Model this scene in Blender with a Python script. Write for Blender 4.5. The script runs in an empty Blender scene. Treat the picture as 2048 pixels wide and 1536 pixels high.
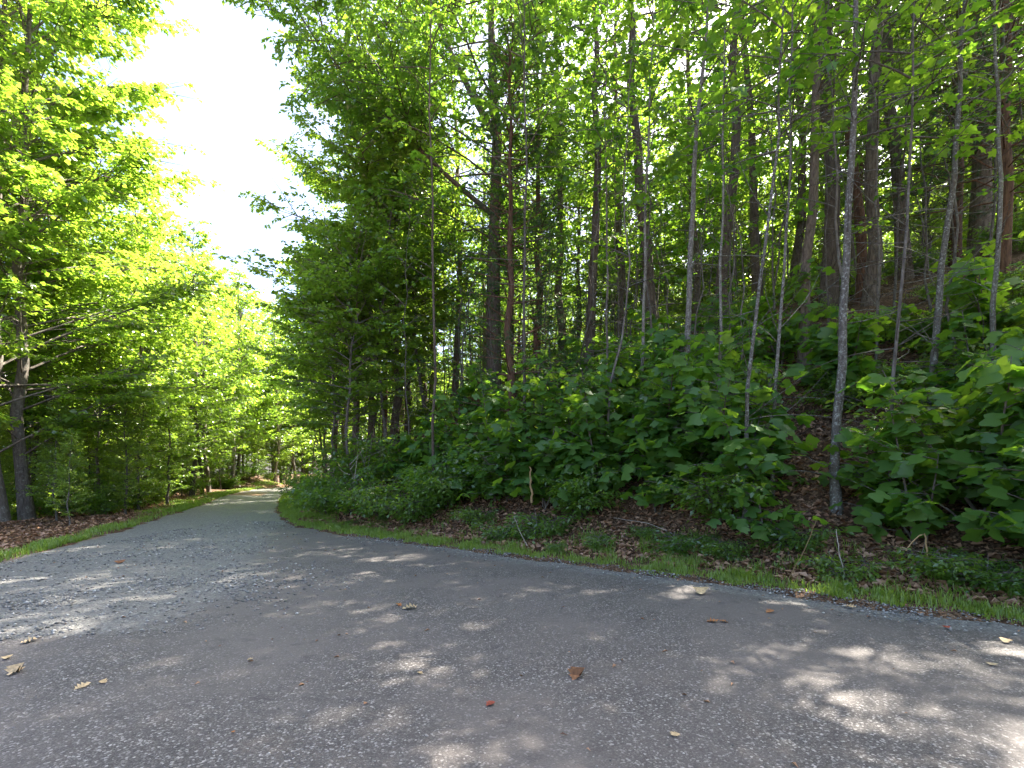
import bpy, math, random
import numpy as np
from mathutils import Vector, Matrix

PI = math.pi
scene = bpy.context.scene
# ------------------------------------------------------------------ camera, sky, sun, exposure
EYE = 1.6
FPX = 1000.0           # focal length in pixels of the 2048-wide photograph
HORIZON = 940.0
cam_d = bpy.data.cameras.new("camera")
cam = bpy.data.objects.new("camera", cam_d)
scene.collection.objects.link(cam)
cam.location = (0, 0, EYE)
cam.rotation_euler = (PI / 2, 0, 0)
cam_d.sensor_width = 36.0
cam_d.lens = 36.0 * FPX / 2048.0
cam_d.shift_y = (HORIZON - 768.0) / 2048.0
cam_d.clip_start = 0.05
cam_d.clip_end = 2000
scene.camera = cam

SUN_AZ = math.radians(50)      # clockwise from straight ahead
SUN_EL = math.radians(53)
world = bpy.data.worlds.new("World")
scene.world = world
world.use_nodes = True
wn = world.node_tree
for n in list(wn.nodes):
    wn.nodes.remove(n)
wo = wn.nodes.new("ShaderNodeOutputWorld")
bg = wn.nodes.new("ShaderNodeBackground")
sky = wn.nodes.new("ShaderNodeTexSky")
sky.sky_type = 'NISHITA'
sky.sun_disc = False
sky.sun_elevation = SUN_EL
sky.sun_rotation = SUN_AZ
sky.air_density = 0.7
sky.dust_density = 3.0
sky.ozone_density = 0.4
bg.inputs["Strength"].default_value = 0.10
wn.links.new(sky.outputs[0], bg.inputs[0])
wn.links.new(bg.outputs[0], wo.inputs[0])

sun_d = bpy.data.lights.new("sun", 'SUN')
sun_d.energy = 5.0
sun_d.angle = math.radians(0.53)
sun_d.color = (1.0, 0.93, 0.82)
sun = bpy.data.objects.new("sun", sun_d)
scene.collection.objects.link(sun)
sunv = Vector((math.sin(SUN_AZ) * math.cos(SUN_EL), math.cos(SUN_AZ) * math.cos(SUN_EL), math.sin(SUN_EL)))
sun.rotation_euler = sunv.to_track_quat('Z', 'Y').to_euler()
sun.location = sunv * 60

scene.view_settings.view_transform = 'Standard'
scene.view_settings.look = 'None'
scene.view_settings.exposure = 2.95
scene.view_settings.gamma = 1.0
scene.view_settings.use_curve_mapping = False
scene.render.engine = 'CYCLES'
scene.cycles.max_bounces = 8
scene.cycles.diffuse_bounces = 5
scene.cycles.glossy_bounces = 2
scene.cycles.transmission_bounces = 5
scene.cycles.transparent_max_bounces = 4
scene.cycles.caustics_reflective = False
scene.cycles.caustics_refractive = False
scene.cycles.sample_clamp_indirect = 6.0
scene.cycles.use_denoising = True

# ------------------------------------------------------------------ helpers
def link(o, parent=None):
    scene.collection.objects.link(o)
    if parent is not None:
        o.parent = parent
    return o

def tag(o, label=None, cat=None, group=None, kind=None):
    if label: o['label'] = label
    if cat: o['category'] = cat
    if group: o['group'] = group
    if kind: o['kind'] = kind
    return o

def empty(name, loc, rz=0.0, sc=1.0):
    o = bpy.data.objects.new(name, None)
    o.empty_display_size = 0.2
    o.location = loc
    o.rotation_euler = (0, 0, rz)
    o.scale = (sc, sc, sc)
    return link(o)

def raw_mesh(name, V, F, mat=None, smooth=True, attrs=None):
    """F is a list of int arrays, each (n,3) or (n,4)."""
    me = bpy.data.meshes.new(name)
    V = np.asarray(V, dtype=np.float32)
    F = [np.asarray(f, dtype=np.int32) for f in F if len(f)]
    me.vertices.add(len(V))
    me.vertices.foreach_set("co", V.ravel())
    nl = sum(f.size for f in F)
    npoly = sum(len(f) for f in F)
    me.loops.add(nl)
    me.loops.foreach_set("vertex_index", np.concatenate([f.ravel() for f in F]))
    me.polygons.add(npoly)
    sizes = np.concatenate([np.full(len(f), f.shape[1], dtype=np.int32) for f in F])
    starts = np.concatenate([[0], np.cumsum(sizes)[:-1]]).astype(np.int32)
    me.polygons.foreach_set("loop_start", starts)
    if smooth:
        me.polygons.foreach_set("use_smooth", np.ones(npoly, dtype=bool))
    if attrs:
        for k, a in attrs.items():
            at = me.attributes.new(k, 'FLOAT', 'POINT')
            at.data.foreach_set("value", np.asarray(a, dtype=np.float32))
    me.update(calc_edges=True)
    if mat is not None:
        me.materials.append(mat)
    return me

def obj(name, me, parent=None):
    return link(bpy.data.objects.new(name, me), parent)

class Tubes:
    """collects tapered tubes; build() makes one mesh"""
    def __init__(self):
        self.V = []; self.F = []; self.n = 0
    def add(self, path, rad, sides=6, cap=False):
        path = np.asarray(path, float); rad = np.asarray(rad, float)
        n = len(path)
        T = np.gradient(path, axis=0)
        T /= np.linalg.norm(T, axis=1)[:, None] + 1e-9
        ref = np.array([0, 0, 1.0]) if abs(T[:, 2]).mean() < 0.8 else np.array([1.0, 0.05, 0])
        A = np.cross(T, ref); A /= np.linalg.norm(A, axis=1)[:, None] + 1e-9
        B = np.cross(T, A)
        th = np.linspace(0, 2 * PI, sides, endpoint=False)
        ring = (np.cos(th)[None, :, None] * A[:, None, :] + np.sin(th)[None, :, None] * B[:, None, :]) * rad[:, None, None]
        V = (path[:, None, :] + ring).reshape(-1, 3)
        i = np.arange(n - 1)[:, None] * sides; j = np.arange(sides)[None, :]; k = (j + 1) % sides
        q = np.stack([i + j, i + k, i + sides + k, i + sides + j], -1).reshape(-1, 4)
        self.V.append(V); self.F.append(q + self.n); self.n += len(V)
    def mesh(self, name, mat):
        if not self.V: return None
        return raw_mesh(name, np.concatenate(self.V), [np.concatenate(self.F)], mat)

# leaf templates: (along, side, up) with unit length
def T_leaf():
    v = np.array([[0, 0, 0], [.42, -.5, .07], [1, 0, -.14], [.42, .5, .07]], float)
    return v, np.array([[0, 1, 2], [0, 2, 3]])
def T_maple():
    v = np.array([[0, 0, 0], [.12, .42, .02], [.34, .30, .02], [.62, .55, -.05], [.66, .22, 0], [1, 0, -.12],
                  [.66, -.22, 0], [.62, -.55, -.05], [.34, -.30, .02], [.12, -.42, .02]], float)
    f = [[0, 1, 2], [0, 2, 4], [2, 3, 4], [0, 4, 5], [0, 5, 6], [6, 7, 8], [0, 6, 8], [0, 8, 9]]
    return v, np.array(f)
def T_poplar(bend=.12, fold=.08):
    v = np.array([[0, 0, 0], [.02, .20, 0], [.16, .52, 0], [.34, .44, 0], [.46, .30, 0], [.72, .50, 0], [.96, .34, 0], [.86, 0, 0],
                  [.96, -.34, 0], [.72, -.50, 0], [.46, -.30, 0], [.34, -.44, 0], [.16, -.52, 0], [.02, -.20, 0], [.42, 0, 0]], float)
    v[:, 2] = fold * np.abs(v[:, 1]) * 1.6 - bend * v[:, 0] ** 2 * 1.6 - .12 * (np.abs(v[:, 1]) > .4)
    f = [[14, i, i + 1] for i in range(0, 13)] + [[14, 13, 0]]
    f = [[a, c, b] for a, b, c in f]
    return v, np.array(f)
def T_oak():
    side = [(.0, .03), (.12, .06), (.22, .24), (.30, .10), (.46, .36), (.54, .12), (.68, .32), (.76, .10), (.88, .16)]
    up = [[a, b, 0] for a, b in side]; dn = [[a, -b, 0] for a, b in side]
    v = np.array(up + [[1, 0, 0]] + dn[::-1], float)
    n = len(side)
    f = []
    for i in range(n - 1):
        a, b = i, i + 1; c, d = 2 * n - i, 2 * n - 1 - i
        f += [[a, c, d], [a, d, b]]
    f += [[n - 1, n + 1, n]]
    return v, np.array(f)

def leaves_geo(P, D, N, L, W, tmpl):
    tv, tf = tmpl
    D = D / (np.linalg.norm(D, axis=1)[:, None] + 1e-9)
    S = np.cross(N, D); S /= np.linalg.norm(S, axis=1)[:, None] + 1e-9
    U = np.cross(D, S)
    n = len(P)
    V = (P[:, None, :] + D[:, None, :] * (tv[None, :, 0:1] * L[:, None, None])
         + S[:, None, :] * (tv[None, :, 1:2] * W[:, None, None]) + U[:, None, :] * (tv[None, :, 2:3] * L[:, None, None]))
    F = (tf[None] + (np.arange(n) * len(tv))[:, None, None]).reshape(-1, 3)
    return V.reshape(-1, 3), F

def leaves_mesh(name, P, D, N, L, W, tmpl, mat, rng, tint=None):
    V, F = leaves_geo(P, D, N, L, W, tmpl)
    if tint is None: tint = rng.random(len(P))
    t = np.repeat(tint, len(tmpl[0]))
    return raw_mesh(name, V, [F], mat, smooth=False, attrs={"tint": t})

def at(u, Y):
    return (u - 1024.0) / FPX * Y

# ------------------------------------------------------------------ materials
def new_mat(name):
    m = bpy.data.materials.new(name); m.use_nodes = True
    nt = m.node_tree
    for n in list(nt.nodes): nt.nodes.remove(n)
    out = nt.nodes.new("ShaderNodeOutputMaterial")
    return m, nt, out
def nd(nt, t, **kw):
    n = nt.nodes.new(t)
    for k, v in kw.items():
        if k in n.inputs: n.inputs[k].default_value = v
        else: setattr(n, k, v)
    return n
def ramp(nt, fac, stops):
    r = nt.nodes.new("ShaderNodeValToRGB")
    e = r.color_ramp.elements
    while len(e) < len(stops): e.new(0.5)
    for x, (p, c) in zip(e, stops):
        x.position = p; x.color = (*c, 1)
    nt.links.new(fac, r.inputs[0])
    return r.outputs[0]
def mixc(nt, f, a, b, mode='MIX'):
    m = nt.nodes.new("ShaderNodeMix"); m.data_type = 'RGBA'; m.blend_type = mode
    for s, i in ((f, 0), (a, 6), (b, 7)):
        if hasattr(s, "node"): nt.links.new(s, m.inputs[i])
        elif isinstance(s, (int, float)): m.inputs[i].default_value = s
        else: m.inputs[i].default_value = (*s, 1)
    return m.outputs[2]
def math_n(nt, op, a, b=None, clamp=False):
    m = nt.nodes.new("ShaderNodeMath"); m.operation = op; m.use_clamp = clamp
    for s, i in ((a, 0), (b, 1)):
        if s is None: continue
        if hasattr(s, "node"): nt.links.new(s, m.inputs[i])
        else: m.inputs[i].default_value = s
    return m.outputs[0]

def leaf_mat(name, dark, light, tr_a, tr_b, trans=.5, gloss=.06, rough=.33, rnd=.5):
    m, nt, out = new_mat(name)
    a = nd(nt, "ShaderNodeAttribute", attribute_name="tint")
    oi = nd(nt, "ShaderNodeObjectInfo")
    f = math_n(nt, 'ADD', math_n(nt, 'MULTIPLY', a.outputs["Fac"], 1 - rnd), math_n(nt, 'MULTIPLY', oi.outputs["Random"], rnd))
    c = mixc(nt, f, dark, light); t = mixc(nt, f, tr_a, tr_b)
    d = nd(nt, "ShaderNodeBsdfDiffuse"); tl = nd(nt, "ShaderNodeBsdfTranslucent")
    nt.links.new(c, d.inputs[0]); nt.links.new(t, tl.inputs[0])
    mx = nd(nt, "ShaderNodeMixShader"); mx.inputs[0].default_value = trans
    nt.links.new(d.outputs[0], mx.inputs[1]); nt.links.new(tl.outputs[0], mx.inputs[2])
    g = nd(nt, "ShaderNodeBsdfGlossy"); g.inputs["Roughness"].default_value = rough
    g.inputs[0].default_value = (1, 1, 1, 1)
    m2 = nd(nt, "ShaderNodeMixShader"); m2.inputs[0].default_value = gloss
    nt.links.new(mx.outputs[0], m2.inputs[1]); nt.links.new(g.outputs[0], m2.inputs[2])
    nt.links.new(m2.outputs[0], out.inputs[0])
    return m

M = {}
M['maple'] = leaf_mat("maple_leaf", (.080, .155, .024), (.15, .23, .035), (.28, .50, .035), (.50, .66, .06), trans=.55)
M['oak'] = leaf_mat("oak_leaf", (.055, .125, .028), (.11, .195, .032), (.22, .44, .03), (.46, .62, .045), trans=.55)
M['poplar'] = leaf_mat("poplar_leaf", (.038, .110, .024), (.105, .215, .030), (.15, .38, .02), (.38, .56, .035), gloss=.03, rough=.5)
M['bush'] = leaf_mat("bush_leaf", (.050, .120, .024), (.105, .190, .030), (.20, .42, .025), (.44, .60, .04), trans=.52)
M['needle'] = leaf_mat("pine_needle", (.018, .052, .016), (.035, .085, .022), (.035, .10, .02), (.07, .15, .02), trans=.3, gloss=.04)
M['grass'] = leaf_mat("grass_blade", (.13, .25, .03), (.30, .36, .08), (.20, .38, .03), (.38, .50, .05), gloss=.03)
M['litter'] = leaf_mat("dead_leaf", (.19, .098, .055), (.54, .33, .205), (.10, .055, .025), (.24, .14, .06), trans=.15, gloss=.03, rnd=.0)

def bark_mat(name, c1, c2, lichen=None, scale=9.0, lamt=.45):
    m, nt, out = new_mat(name)
    tc = nd(nt, "ShaderNodeTexCoord"); mp = nd(nt, "ShaderNodeMapping")
    mp.inputs["Scale"].default_value = (1, 1, .22)
    nt.links.new(tc.outputs["Object"], mp.inputs[0])
    n1 = nd(nt, "ShaderNodeTexNoise", Scale=scale * 2.2, Detail=6.0, Roughness=.65)
    nt.links.new(mp.outputs[0], n1.inputs[0])
    c = ramp(nt, n1.outputs[0], [(.32, c1), (.66, c2)])
    oi = nd(nt, "ShaderNodeObjectInfo")
    k = math_n(nt, 'ADD', math_n(nt, 'MULTIPLY', oi.outputs["Random"], .6), .7)
    hv = nd(nt, "ShaderNodeHueSaturation"); nt.links.new(c, hv.inputs["Color"]); nt.links.new(k, hv.inputs["Value"])
    c = hv.outputs[0]
    if lichen:
        n2 = nd(nt, "ShaderNodeTexNoise", Scale=scale * 1.6, Detail=5.0, Roughness=.7)
        nt.links.new(tc.outputs["Object"], n2.inputs[0])
        f = ramp(nt, n2.outputs[0], [(lamt, (0, 0, 0)), (lamt + .12, (1, 1, 1))])
        c = mixc(nt, f, c, lichen)
    b = nd(nt, "ShaderNodeBsdfPrincipled", Roughness=.9)
    b.inputs["Specular IOR Level"].default_value = .2
    nt.links.new(c, b.inputs["Base Color"])
    bp = nd(nt, "ShaderNodeBump", Strength=.8, Distance=.02); nt.links.new(n1.outputs[0], bp.inputs["Height"])
    nt.links.new(bp.outputs[0], b.inputs["Normal"])
    nt.links.new(b.outputs[0], out.inputs[0])
    return m
M['bark'] = bark_mat("brown_bark", (.055, .040, .030), (.17, .135, .105))
M['bark_grey'] = bark_mat("grey_bark", (.065, .055, .045), (.18, .155, .13), lichen=(.22, .225, .19), lamt=.55)
M['bark_pale'] = bark_mat("pale_lichen_bark", (.075, .064, .052), (.21, .19, .16), lichen=(.33, .34, .30), scale=16, lamt=.52)
M['bark_red'] = bark_mat("reddish_pine_bark", (.055, .030, .020), (.17, .095, .06))
M['twig'] = bark_mat("dead_twig", (.20, .16, .12), (.42, .37, .31), scale=20)
M['straw'] = bark_mat("dry_stalk", (.22, .14, .06), (.45, .31, .15), scale=20)

# ground: forest floor of leaf litter
def ground_mat():
    m, nt, out = new_mat("forest_floor")
    tc = nd(nt, "ShaderNodeTexCoord")
    v = nd(nt, "ShaderNodeTexVoronoi", Scale=13.0); nt.links.new(tc.outputs["Object"], v.inputs["Vector"])
    n = nd(nt, "ShaderNodeTexNoise", Scale=1.3, Detail=6.0); nt.links.new(tc.outputs["Object"], n.inputs[0])
    n2 = nd(nt, "ShaderNodeTexNoise", Scale=30.0, Detail=5.0); nt.links.new(tc.outputs["Object"], n2.inputs[0])
    sp = nd(nt, "ShaderNodeSeparateColor"); nt.links.new(v.outputs["Color"], sp.inputs[0])
    c = ramp(nt, sp.outputs[0], [(0, (.075, .044, .027)), (.5, (.18, .108, .066)), (1, (.31, .20, .125))])
    c = mixc(nt, ramp(nt, n2.outputs[0], [(.35, (0, 0, 0)), (.65, (1, 1, 1))]), c, (.035, .022, .014))
    c = mixc(nt, ramp(nt, n.outputs[0], [(.5, (0, 0, 0)), (.7, (.55, .55, .55))]), c, (.13, .075, .045))
    b = nd(nt, "ShaderNodeBsdfPrincipled", Roughness=.95); b.inputs["Specular IOR Level"].default_value = .1
    nt.links.new(c, b.inputs["Base Color"])
    bp = nd(nt, "ShaderNodeBump", Strength=.9, Distance=.03)
    nt.links.new(math_n(nt, 'ADD', v.outputs["Distance"], n2.outputs[0]), bp.inputs["Height"]); nt.links.new(bp.outputs[0], b.inputs["Normal"])
    nt.links.new(b.outputs[0], out.inputs[0])
    return m
M['ground'] = ground_mat()

def road_mat():
    m, nt, out = new_mat("worn_asphalt_and_gravel")
    tc = nd(nt, "ShaderNodeTexCoord"); P = tc.outputs["Object"]
    g = nd(nt, "ShaderNodeAttribute", attribute_name="gravel").outputs["Fac"]
    dirt = nd(nt, "ShaderNodeAttribute", attribute_name="dirt").outputs["Fac"]
    def vor(s):
        v = nd(nt, "ShaderNodeTexVoronoi", Scale=s); nt.links.new(P, v.inputs["Vector"])
        s_ = nd(nt, "ShaderNodeSeparateColor"); nt.links.new(v.outputs["Color"], s_.inputs[0])
        return v, s_
    v1, s1 = vor(80.0); v2, s2 = vor(40.0); v3, s3 = vor(150.0)
    big = nd(nt, "ShaderNodeTexNoise", Scale=.55, Detail=5.0, Roughness=.6); nt.links.new(P, big.inputs[0])
    mid = nd(nt, "ShaderNodeTexNoise", Scale=5.0, Detail=6.0, Roughness=.65); nt.links.new(P, mid.inputs[0])
    a = ramp(nt, s1.outputs[0], [(0, (.036, .031, .031)), (.5, (.076, .066, .061)), (.80, (.105, .093, .087)), (.90, (.24, .225, .21)), (1, (.60, .57, .53))])
    a2 = ramp(nt, s3.outputs[0], [(0, (.034, .029, .029)), (.7, (.097, .085, .078)), (1, (.30, .285, .265))])
    a = mixc(nt, .42, a, a2)
    a = mixc(nt, ramp(nt, big.outputs[0], [(.40, (0, 0, 0)), (.60, (.8, .8, .8))]), a, (.135, .118, .108))
    a = mixc(nt, ramp(nt, mid.outputs[0], [(.55, (0, 0, 0)), (.75, (.6, .6, .6))]), a, (.036, .031, .034))
    # gravel
    b_ = ramp(nt, s2.outputs[0], [(0, (.05, .05, .048)), (.4, (.115, .113, .106)), (.75, (.19, .185, .172)), (1, (.40, .385, .35))])
    b2 = ramp(nt, s1.outputs[1], [(0, (.08, .078, .074)), (.6, (.16, .154, .143)), (1, (.34, .325, .30))])
    gr = mixc(nt, .55, b_, b2)
    gr = mixc(nt, ramp(nt, mid.outputs[0], [(.45, (0, 0, 0)), (.7, (.6, .6, .6))]), gr, (.15, .135, .12))
    gf = math_n(nt, 'ADD', g, math_n(nt, 'MULTIPLY', math_n(nt, 'SUBTRACT', mid.outputs[0], .5), 1.3))
    gf = ramp(nt, gf, [(.38, (0, 0, 0)), (.62, (1, 1, 1))])
    c = mixc(nt, gf, a, gr)
    df = math_n(nt, 'ADD', dirt, math_n(nt, 'MULTIPLY', math_n(nt, 'SUBTRACT', big.outputs[0], .5), 1.2))
    df = ramp(nt, df, [(.45, (0, 0, 0)), (.75, (.85, .85, .85))])
    c = mixc(nt, df, c, (.24, .13, .075))
    b = nd(nt, "ShaderNodeBsdfPrincipled", Roughness=.72); b.inputs["Specular IOR Level"].default_value = .45
    nt.links.new(c, b.inputs["Base Color"])
    h = math_n(nt, 'ADD', math_n(nt, 'MULTIPLY', v1.outputs["Distance"], -.6), math_n(nt, 'MULTIPLY', math_n(nt, 'MULTIPLY', v2.outputs["Distance"], gf), -1.2))
    h = math_n(nt, 'ADD', h, math_n(nt, 'MULTIPLY', mid.outputs[0], .8))
    bp = nd(nt, "ShaderNodeBump", Strength=.7, Distance=.008)
    nt.links.new(h, bp.inputs["Height"]); nt.links.new(bp.outputs[0], b.inputs["Normal"])
    nt.links.new(b.outputs[0], out.inputs[0])
    return m
M['road'] = road_mat()

def stone_mat():
    m, nt, out = new_mat("crushed_stone")
    a = nd(nt, "ShaderNodeAttribute", attribute_name="tint")
    c = ramp(nt, a.outputs["Fac"], [(0, (.085, .083, .078)), (.5, (.19, .185, .172)), (.85, (.31, .295, .27)), (1, (.55, .53, .48))])
    b = nd(nt, "ShaderNodeBsdfPrincipled", Roughness=.8); nt.links.new(c, b.inputs["Base Color"])
    nt.links.new(b.outputs[0], out.inputs[0])
    return m
M['stone'] = stone_mat()

def plain(name, c, var=.35, rough=.8):
    m, nt, out = new_mat(name)
    tc = nd(nt, "ShaderNodeTexCoord")
    n = nd(nt, "ShaderNodeTexNoise", Scale=35.0, Detail=4.0); nt.links.new(tc.outputs["Object"], n.inputs[0])
    col = ramp(nt, n.outputs[0], [(.3, tuple(x * (1 - var) for x in c)), (.7, tuple(min(1, x * (1 + var)) for x in c))])
    b = nd(nt, "ShaderNodeBsdfPrincipled", Roughness=rough); nt.links.new(col, b.inputs["Base Color"])
    nt.links.new(b.outputs[0], out.inputs[0])
    return m

# ------------------------------------------------------------------ terrain
R_EDGE = np.array([(60, -38), (30, -14.2), (14, -1.65), (5.28, 5.16), (4.08, 6.04), (2.73, 7.2), (1.44, 8.2), (-.23, 9.5), (-2.5, 11.15), (-4.2, 12.35),
                   (-5.9, 13.9), (-7.7, 16.8), (-9.2, 19.8), (-12.4, 26.7), (-15, 33), (-17.2, 40), (-17.8, 46), (-16.5, 53), (-12, 60), (-4, 65), (10, 69), (60, 74)], float)
L_EDGE = np.array([(-9.5, -60), (-9, -15), (-8.5, 0), (-8.6, 6), (-8.9, 8.65), (-10.1, 12.3), (-11.2, 15.2), (-14.2, 22.8), (-17, 29), (-19.4, 35), (-21.2, 41),
                   (-21.8, 48), (-20, 55.5), (-14.5, 63.5), (-5, 69), (10, 73), (60, 79)], float)

def sdist(x, y, poly):
    """distance to the polyline, positive on its right-hand side"""
    x = np.asarray(x, float); y = np.asarray(y, float)
    best = np.full(x.shape, 1e18); sgn = np.ones(x.shape)
    for (ax, ay), (bx, by) in zip(poly[:-1], poly[1:]):
        dx, dy = bx - ax, by - ay
        t = np.clip(((x - ax) * dx + (y - ay) * dy) / (dx * dx + dy * dy), 0, 1)
        ex, ey = x - ax - t * dx, y - ay - t * dy
        d2 = ex * ex + ey * ey
        cr = ex * dy - ey * dx
        w = d2 < best - 1e-9
        best = np.where(w, d2, best); sgn = np.where(w, np.where(cr >= 0, 1.0, -1.0), sgn)
    return np.sqrt(best) * sgn

def wob(x, y, f, p=0.0):
    return (np.sin(x * f + p) * np.cos(y * f * 1.13 + 1.7 * p + .4) + .5 * np.sin(x * f * 2.3 - y * f * 1.9 + p * 2.1)
            + .35 * np.cos(x * f * 4.1 + y * f * 3.3 + p))

def sstep(a, b, x):
    t = np.clip((x - a) / (b - a), 0, 1); return t * t * (3 - 2 * t)

def gz(x, y):
    x = np.asarray(x, float); y = np.asarray(y, float)
    dr = sdist(x, y, R_EDGE); dl = -sdist(x, y, L_EDGE)
    s = -.79 * x + .62 * y
    Hc = np.interp(s, [-20, -6, -1, 8, 16, 29, 45, 80], [13, 11, 9.3, 7.2, 6.4, 4.6, 3.4, 3.0])
    ramp_ = .67 * np.log1p(np.exp((dr - 1.0) / .25)) * .25
    cap = Hc - .07 * np.clip(dr - 11, 0, 60)
    k = .8
    hr = -k * np.log(np.exp(-np.clip(ramp_, 0, 60) / k) + np.exp(-np.clip(cap, -20, 60) / k)) + .0
    hr = np.where(ramp_ < .01, ramp_, hr)
    hr = np.maximum(hr, -.05) + .035 + sstep(.8, 3, dr) * (.10 * wob(x, y, 1.1) + .25 * wob(x, y, .35, 2))
    hl = .03 - .035 * np.clip(dl - 1, 0, 60) + sstep(.5, 4, dl) * (.07 * wob(x, y, .9, 1) + .2 * wob(x, y, .3, 4)) \
        + 1.3 * np.exp(-((x + 25.2) ** 2 + (y - 46) ** 2) / 8.0)
    hin = .03 - .12 * sstep(0, .45, np.minimum(-dr, -dl))
    edge = .018 * wob(x, y, 3.1)
    z = np.where(dr > 0, hr, np.where(dl > 0, hl, hin))
    return z + edge * sstep(-.5, 0, np.maximum(dr, dl)) * sstep(40, 10, np.abs(np.maximum(dr, dl)))

def gz1(x, y):
    return float(gz(np.array([x]), np.array([y]))[0])

def warped(n, a, k, c):
    t = np.linspace(-1, 1, n); return c + a * np.sinh(k * t)

gx = warped(330, 6.5, 4.9, 0.0); gy = warped(330, 6.5, 4.9, 10.0)
X, Yg = np.meshgrid(gx, gy)
Z = gz(X.ravel(), Yg.ravel())
n = 330
ii = (np.arange(n - 1)[:, None] * n + np.arange(n - 1)[None, :]).ravel()
quads = np.stack([ii, ii + 1, ii + n + 1, ii + n], -1)
ground = obj("ground", raw_mesh("ground", np.stack([X.ravel(), Yg.ravel(), Z], -1), [quads], M['ground']))
tag(ground, "brown forest floor rising as a leafy bank beside the road", kind="structure")

# road sheet
rx = np.arange(-30, 20, .16); ry = np.concatenate([np.arange(-16, 2, .4), np.arange(2, 22, .12), np.arange(22, 76, .4)])
RX, RY = np.meshgrid(rx, ry); nx = len(rx)
drr = sdist(RX.ravel(), RY.ravel(), R_EDGE); dll = -sdist(RX.ravel(), RY.ravel(), L_EDGE)
ok = (drr < .25) & (dll < .25)
RZ = .012 * wob(RX.ravel(), RY.ravel(), .8) + .012 * sstep(0, 2, np.minimum(-drr, -dll))
xr, yr = RX.ravel(), RY.ravel()
bx = np.interp(yr, [2, 4.2, 4.9, 7, 9, 12, 14.5, 18, 80], [-9, -7.4, -3.4, -3.1, -4.3, -5.5, -6.6, -3, 60])
grav = sstep(1.0, -1.7, xr - bx)
grav = np.maximum(grav, sstep(-.95, -.25, drr) * np.interp(xr, [-9, -4, 0, 20], [.2, .35, .75, .95]))
grav = np.maximum(grav, sstep(-.8, -.1, dll) * .7)
dirt = np.exp(-((yr - 33.5 - .1 * (xr + 17)) / 3.2) ** 2) * .85 * sstep(.5, 1.6, -drr) + .55 * np.exp(-((yr - 47) / 4) ** 2)
dirt = np.maximum(dirt, sstep(-.5, 0, dll) * .6)
m_ok = ok.reshape(RX.shape)
cell = m_ok[:-1, :-1] & m_ok[1:, :-1] & m_ok[:-1, 1:] & m_ok[1:, 1:]
ci, cj = np.nonzero(cell)
b0 = ci * nx + cj
rq = np.stack([b0, b0 + 1, b0 + nx + 1, b0 + nx], -1)
used = np.unique(rq); remap = np.full(len(xr), -1); remap[used] = np.arange(len(used))
road = obj("road", raw_mesh("road", np.stack([xr, yr, RZ], -1)[used], [remap[rq]], M['road'], attrs={"gravel": grav[used], "dirt": dirt[used]}))
tag(road, "worn grey asphalt road turning to gravel as it bends away into the woods", kind="structure")

def road_z(x, y): return float(.012 * wob(np.array([x]), np.array([y]), .8)[0] + .012)

# ------------------------------------------------------------------ gravel and grit (nobody could count them)
rng = np.random.default_rng(5)
def stone_field(name, n, sampler, smin, smax, label):
    xy = sampler(n)
    x, y = xy[:, 0], xy[:, 1]
    sz = smin + (smax - smin) * rng.random(len(x)) ** 2.5
    base = np.array([[1, 0, 0], [-1, 0, 0], [0, 1, 0], [0, -1, 0], [0, 0, .75], [0, 0, -.6]], float)
    tf = np.array([[0, 2, 4], [2, 1, 4], [1, 3, 4], [3, 0, 4], [2, 0, 5], [1, 2, 5], [3, 1, 5], [0, 3, 5]])
    k = len(x)
    B = base[None] * (1 + .5 * (rng.random((k, 6, 3)) - .5)) + .35 * (rng.random((k, 6, 3)) - .5)
    th = rng.random(k) * 6.28
    c, s = np.cos(th)[:, None], np.sin(th)[:, None]
    Vx = B[:, :, 0] * c - B[:, :, 1] * s; Vy = B[:, :, 0] * s + B[:, :, 1] * c
    V = np.stack([Vx * sz[:, None], Vy * sz[:, None] * (.6 + .4 * rng.random(k))[:, None], B[:, :, 2] * sz[:, None] * .7], -1)
    V[:, :, 0] += x[:, None]; V[:, :, 1] += y[:, None]
    z = np.maximum(.012 * wob(x, y, .8) + .012, gz(x, y)) + sz * .25
    V[:, :, 2] += z[:, None]
    F = (tf[None] + (np.arange(k) * 6)[:, None, None]).reshape(-1, 3)
    t = np.repeat(rng.random(k), 6)
    o = obj(name, raw_mesh(name, V.reshape(-1, 3), [F], M['stone'], smooth=False, attrs={"tint": t}))
    return tag(o, label, kind="stuff")
def samp_gravel(n):
    out = []
    x = rng.uniform(-9, -1.5, n * 5); y = 3.6 + rng.random(n * 5) ** 1.3 * 12
    bxx = np.interp(y, [2, 4.2, 4.9, 7, 9, 12, 14.5, 18, 80], [-9, -7.4, -3.2, -2.6, -4.0, -5.3, -6.5, -3, 60])
    w = sstep(.9, -1.2, x - bxx) * (.25 + .75 * sstep(-.4, .7, wob(x, y, 1.2, 3))) * (sdist(x, y, L_EDGE) > 0) * np.where(y < 7.5, 1, .45)
    k = rng.random(n * 5) < w
    return np.stack([x[k], y[k]], -1)[:n]
def samp_shoulder(n):
    t = rng.random(n * 3); i = rng.random(n * 3)
    x = 9 - t ** 1.2 * 13; y = np.interp(x, R_EDGE[::-1, 0][8:], R_EDGE[::-1, 1][8:]) - .02 - np.abs(rng.normal(0, .42, n * 3)) + .12
    w = .25 + .75 * sstep(-.5, .8, wob(x, y, 1.4, 1))
    k = rng.random(n * 3) < w
    return np.stack([x[k], y[k]], -1)[:n]
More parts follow.
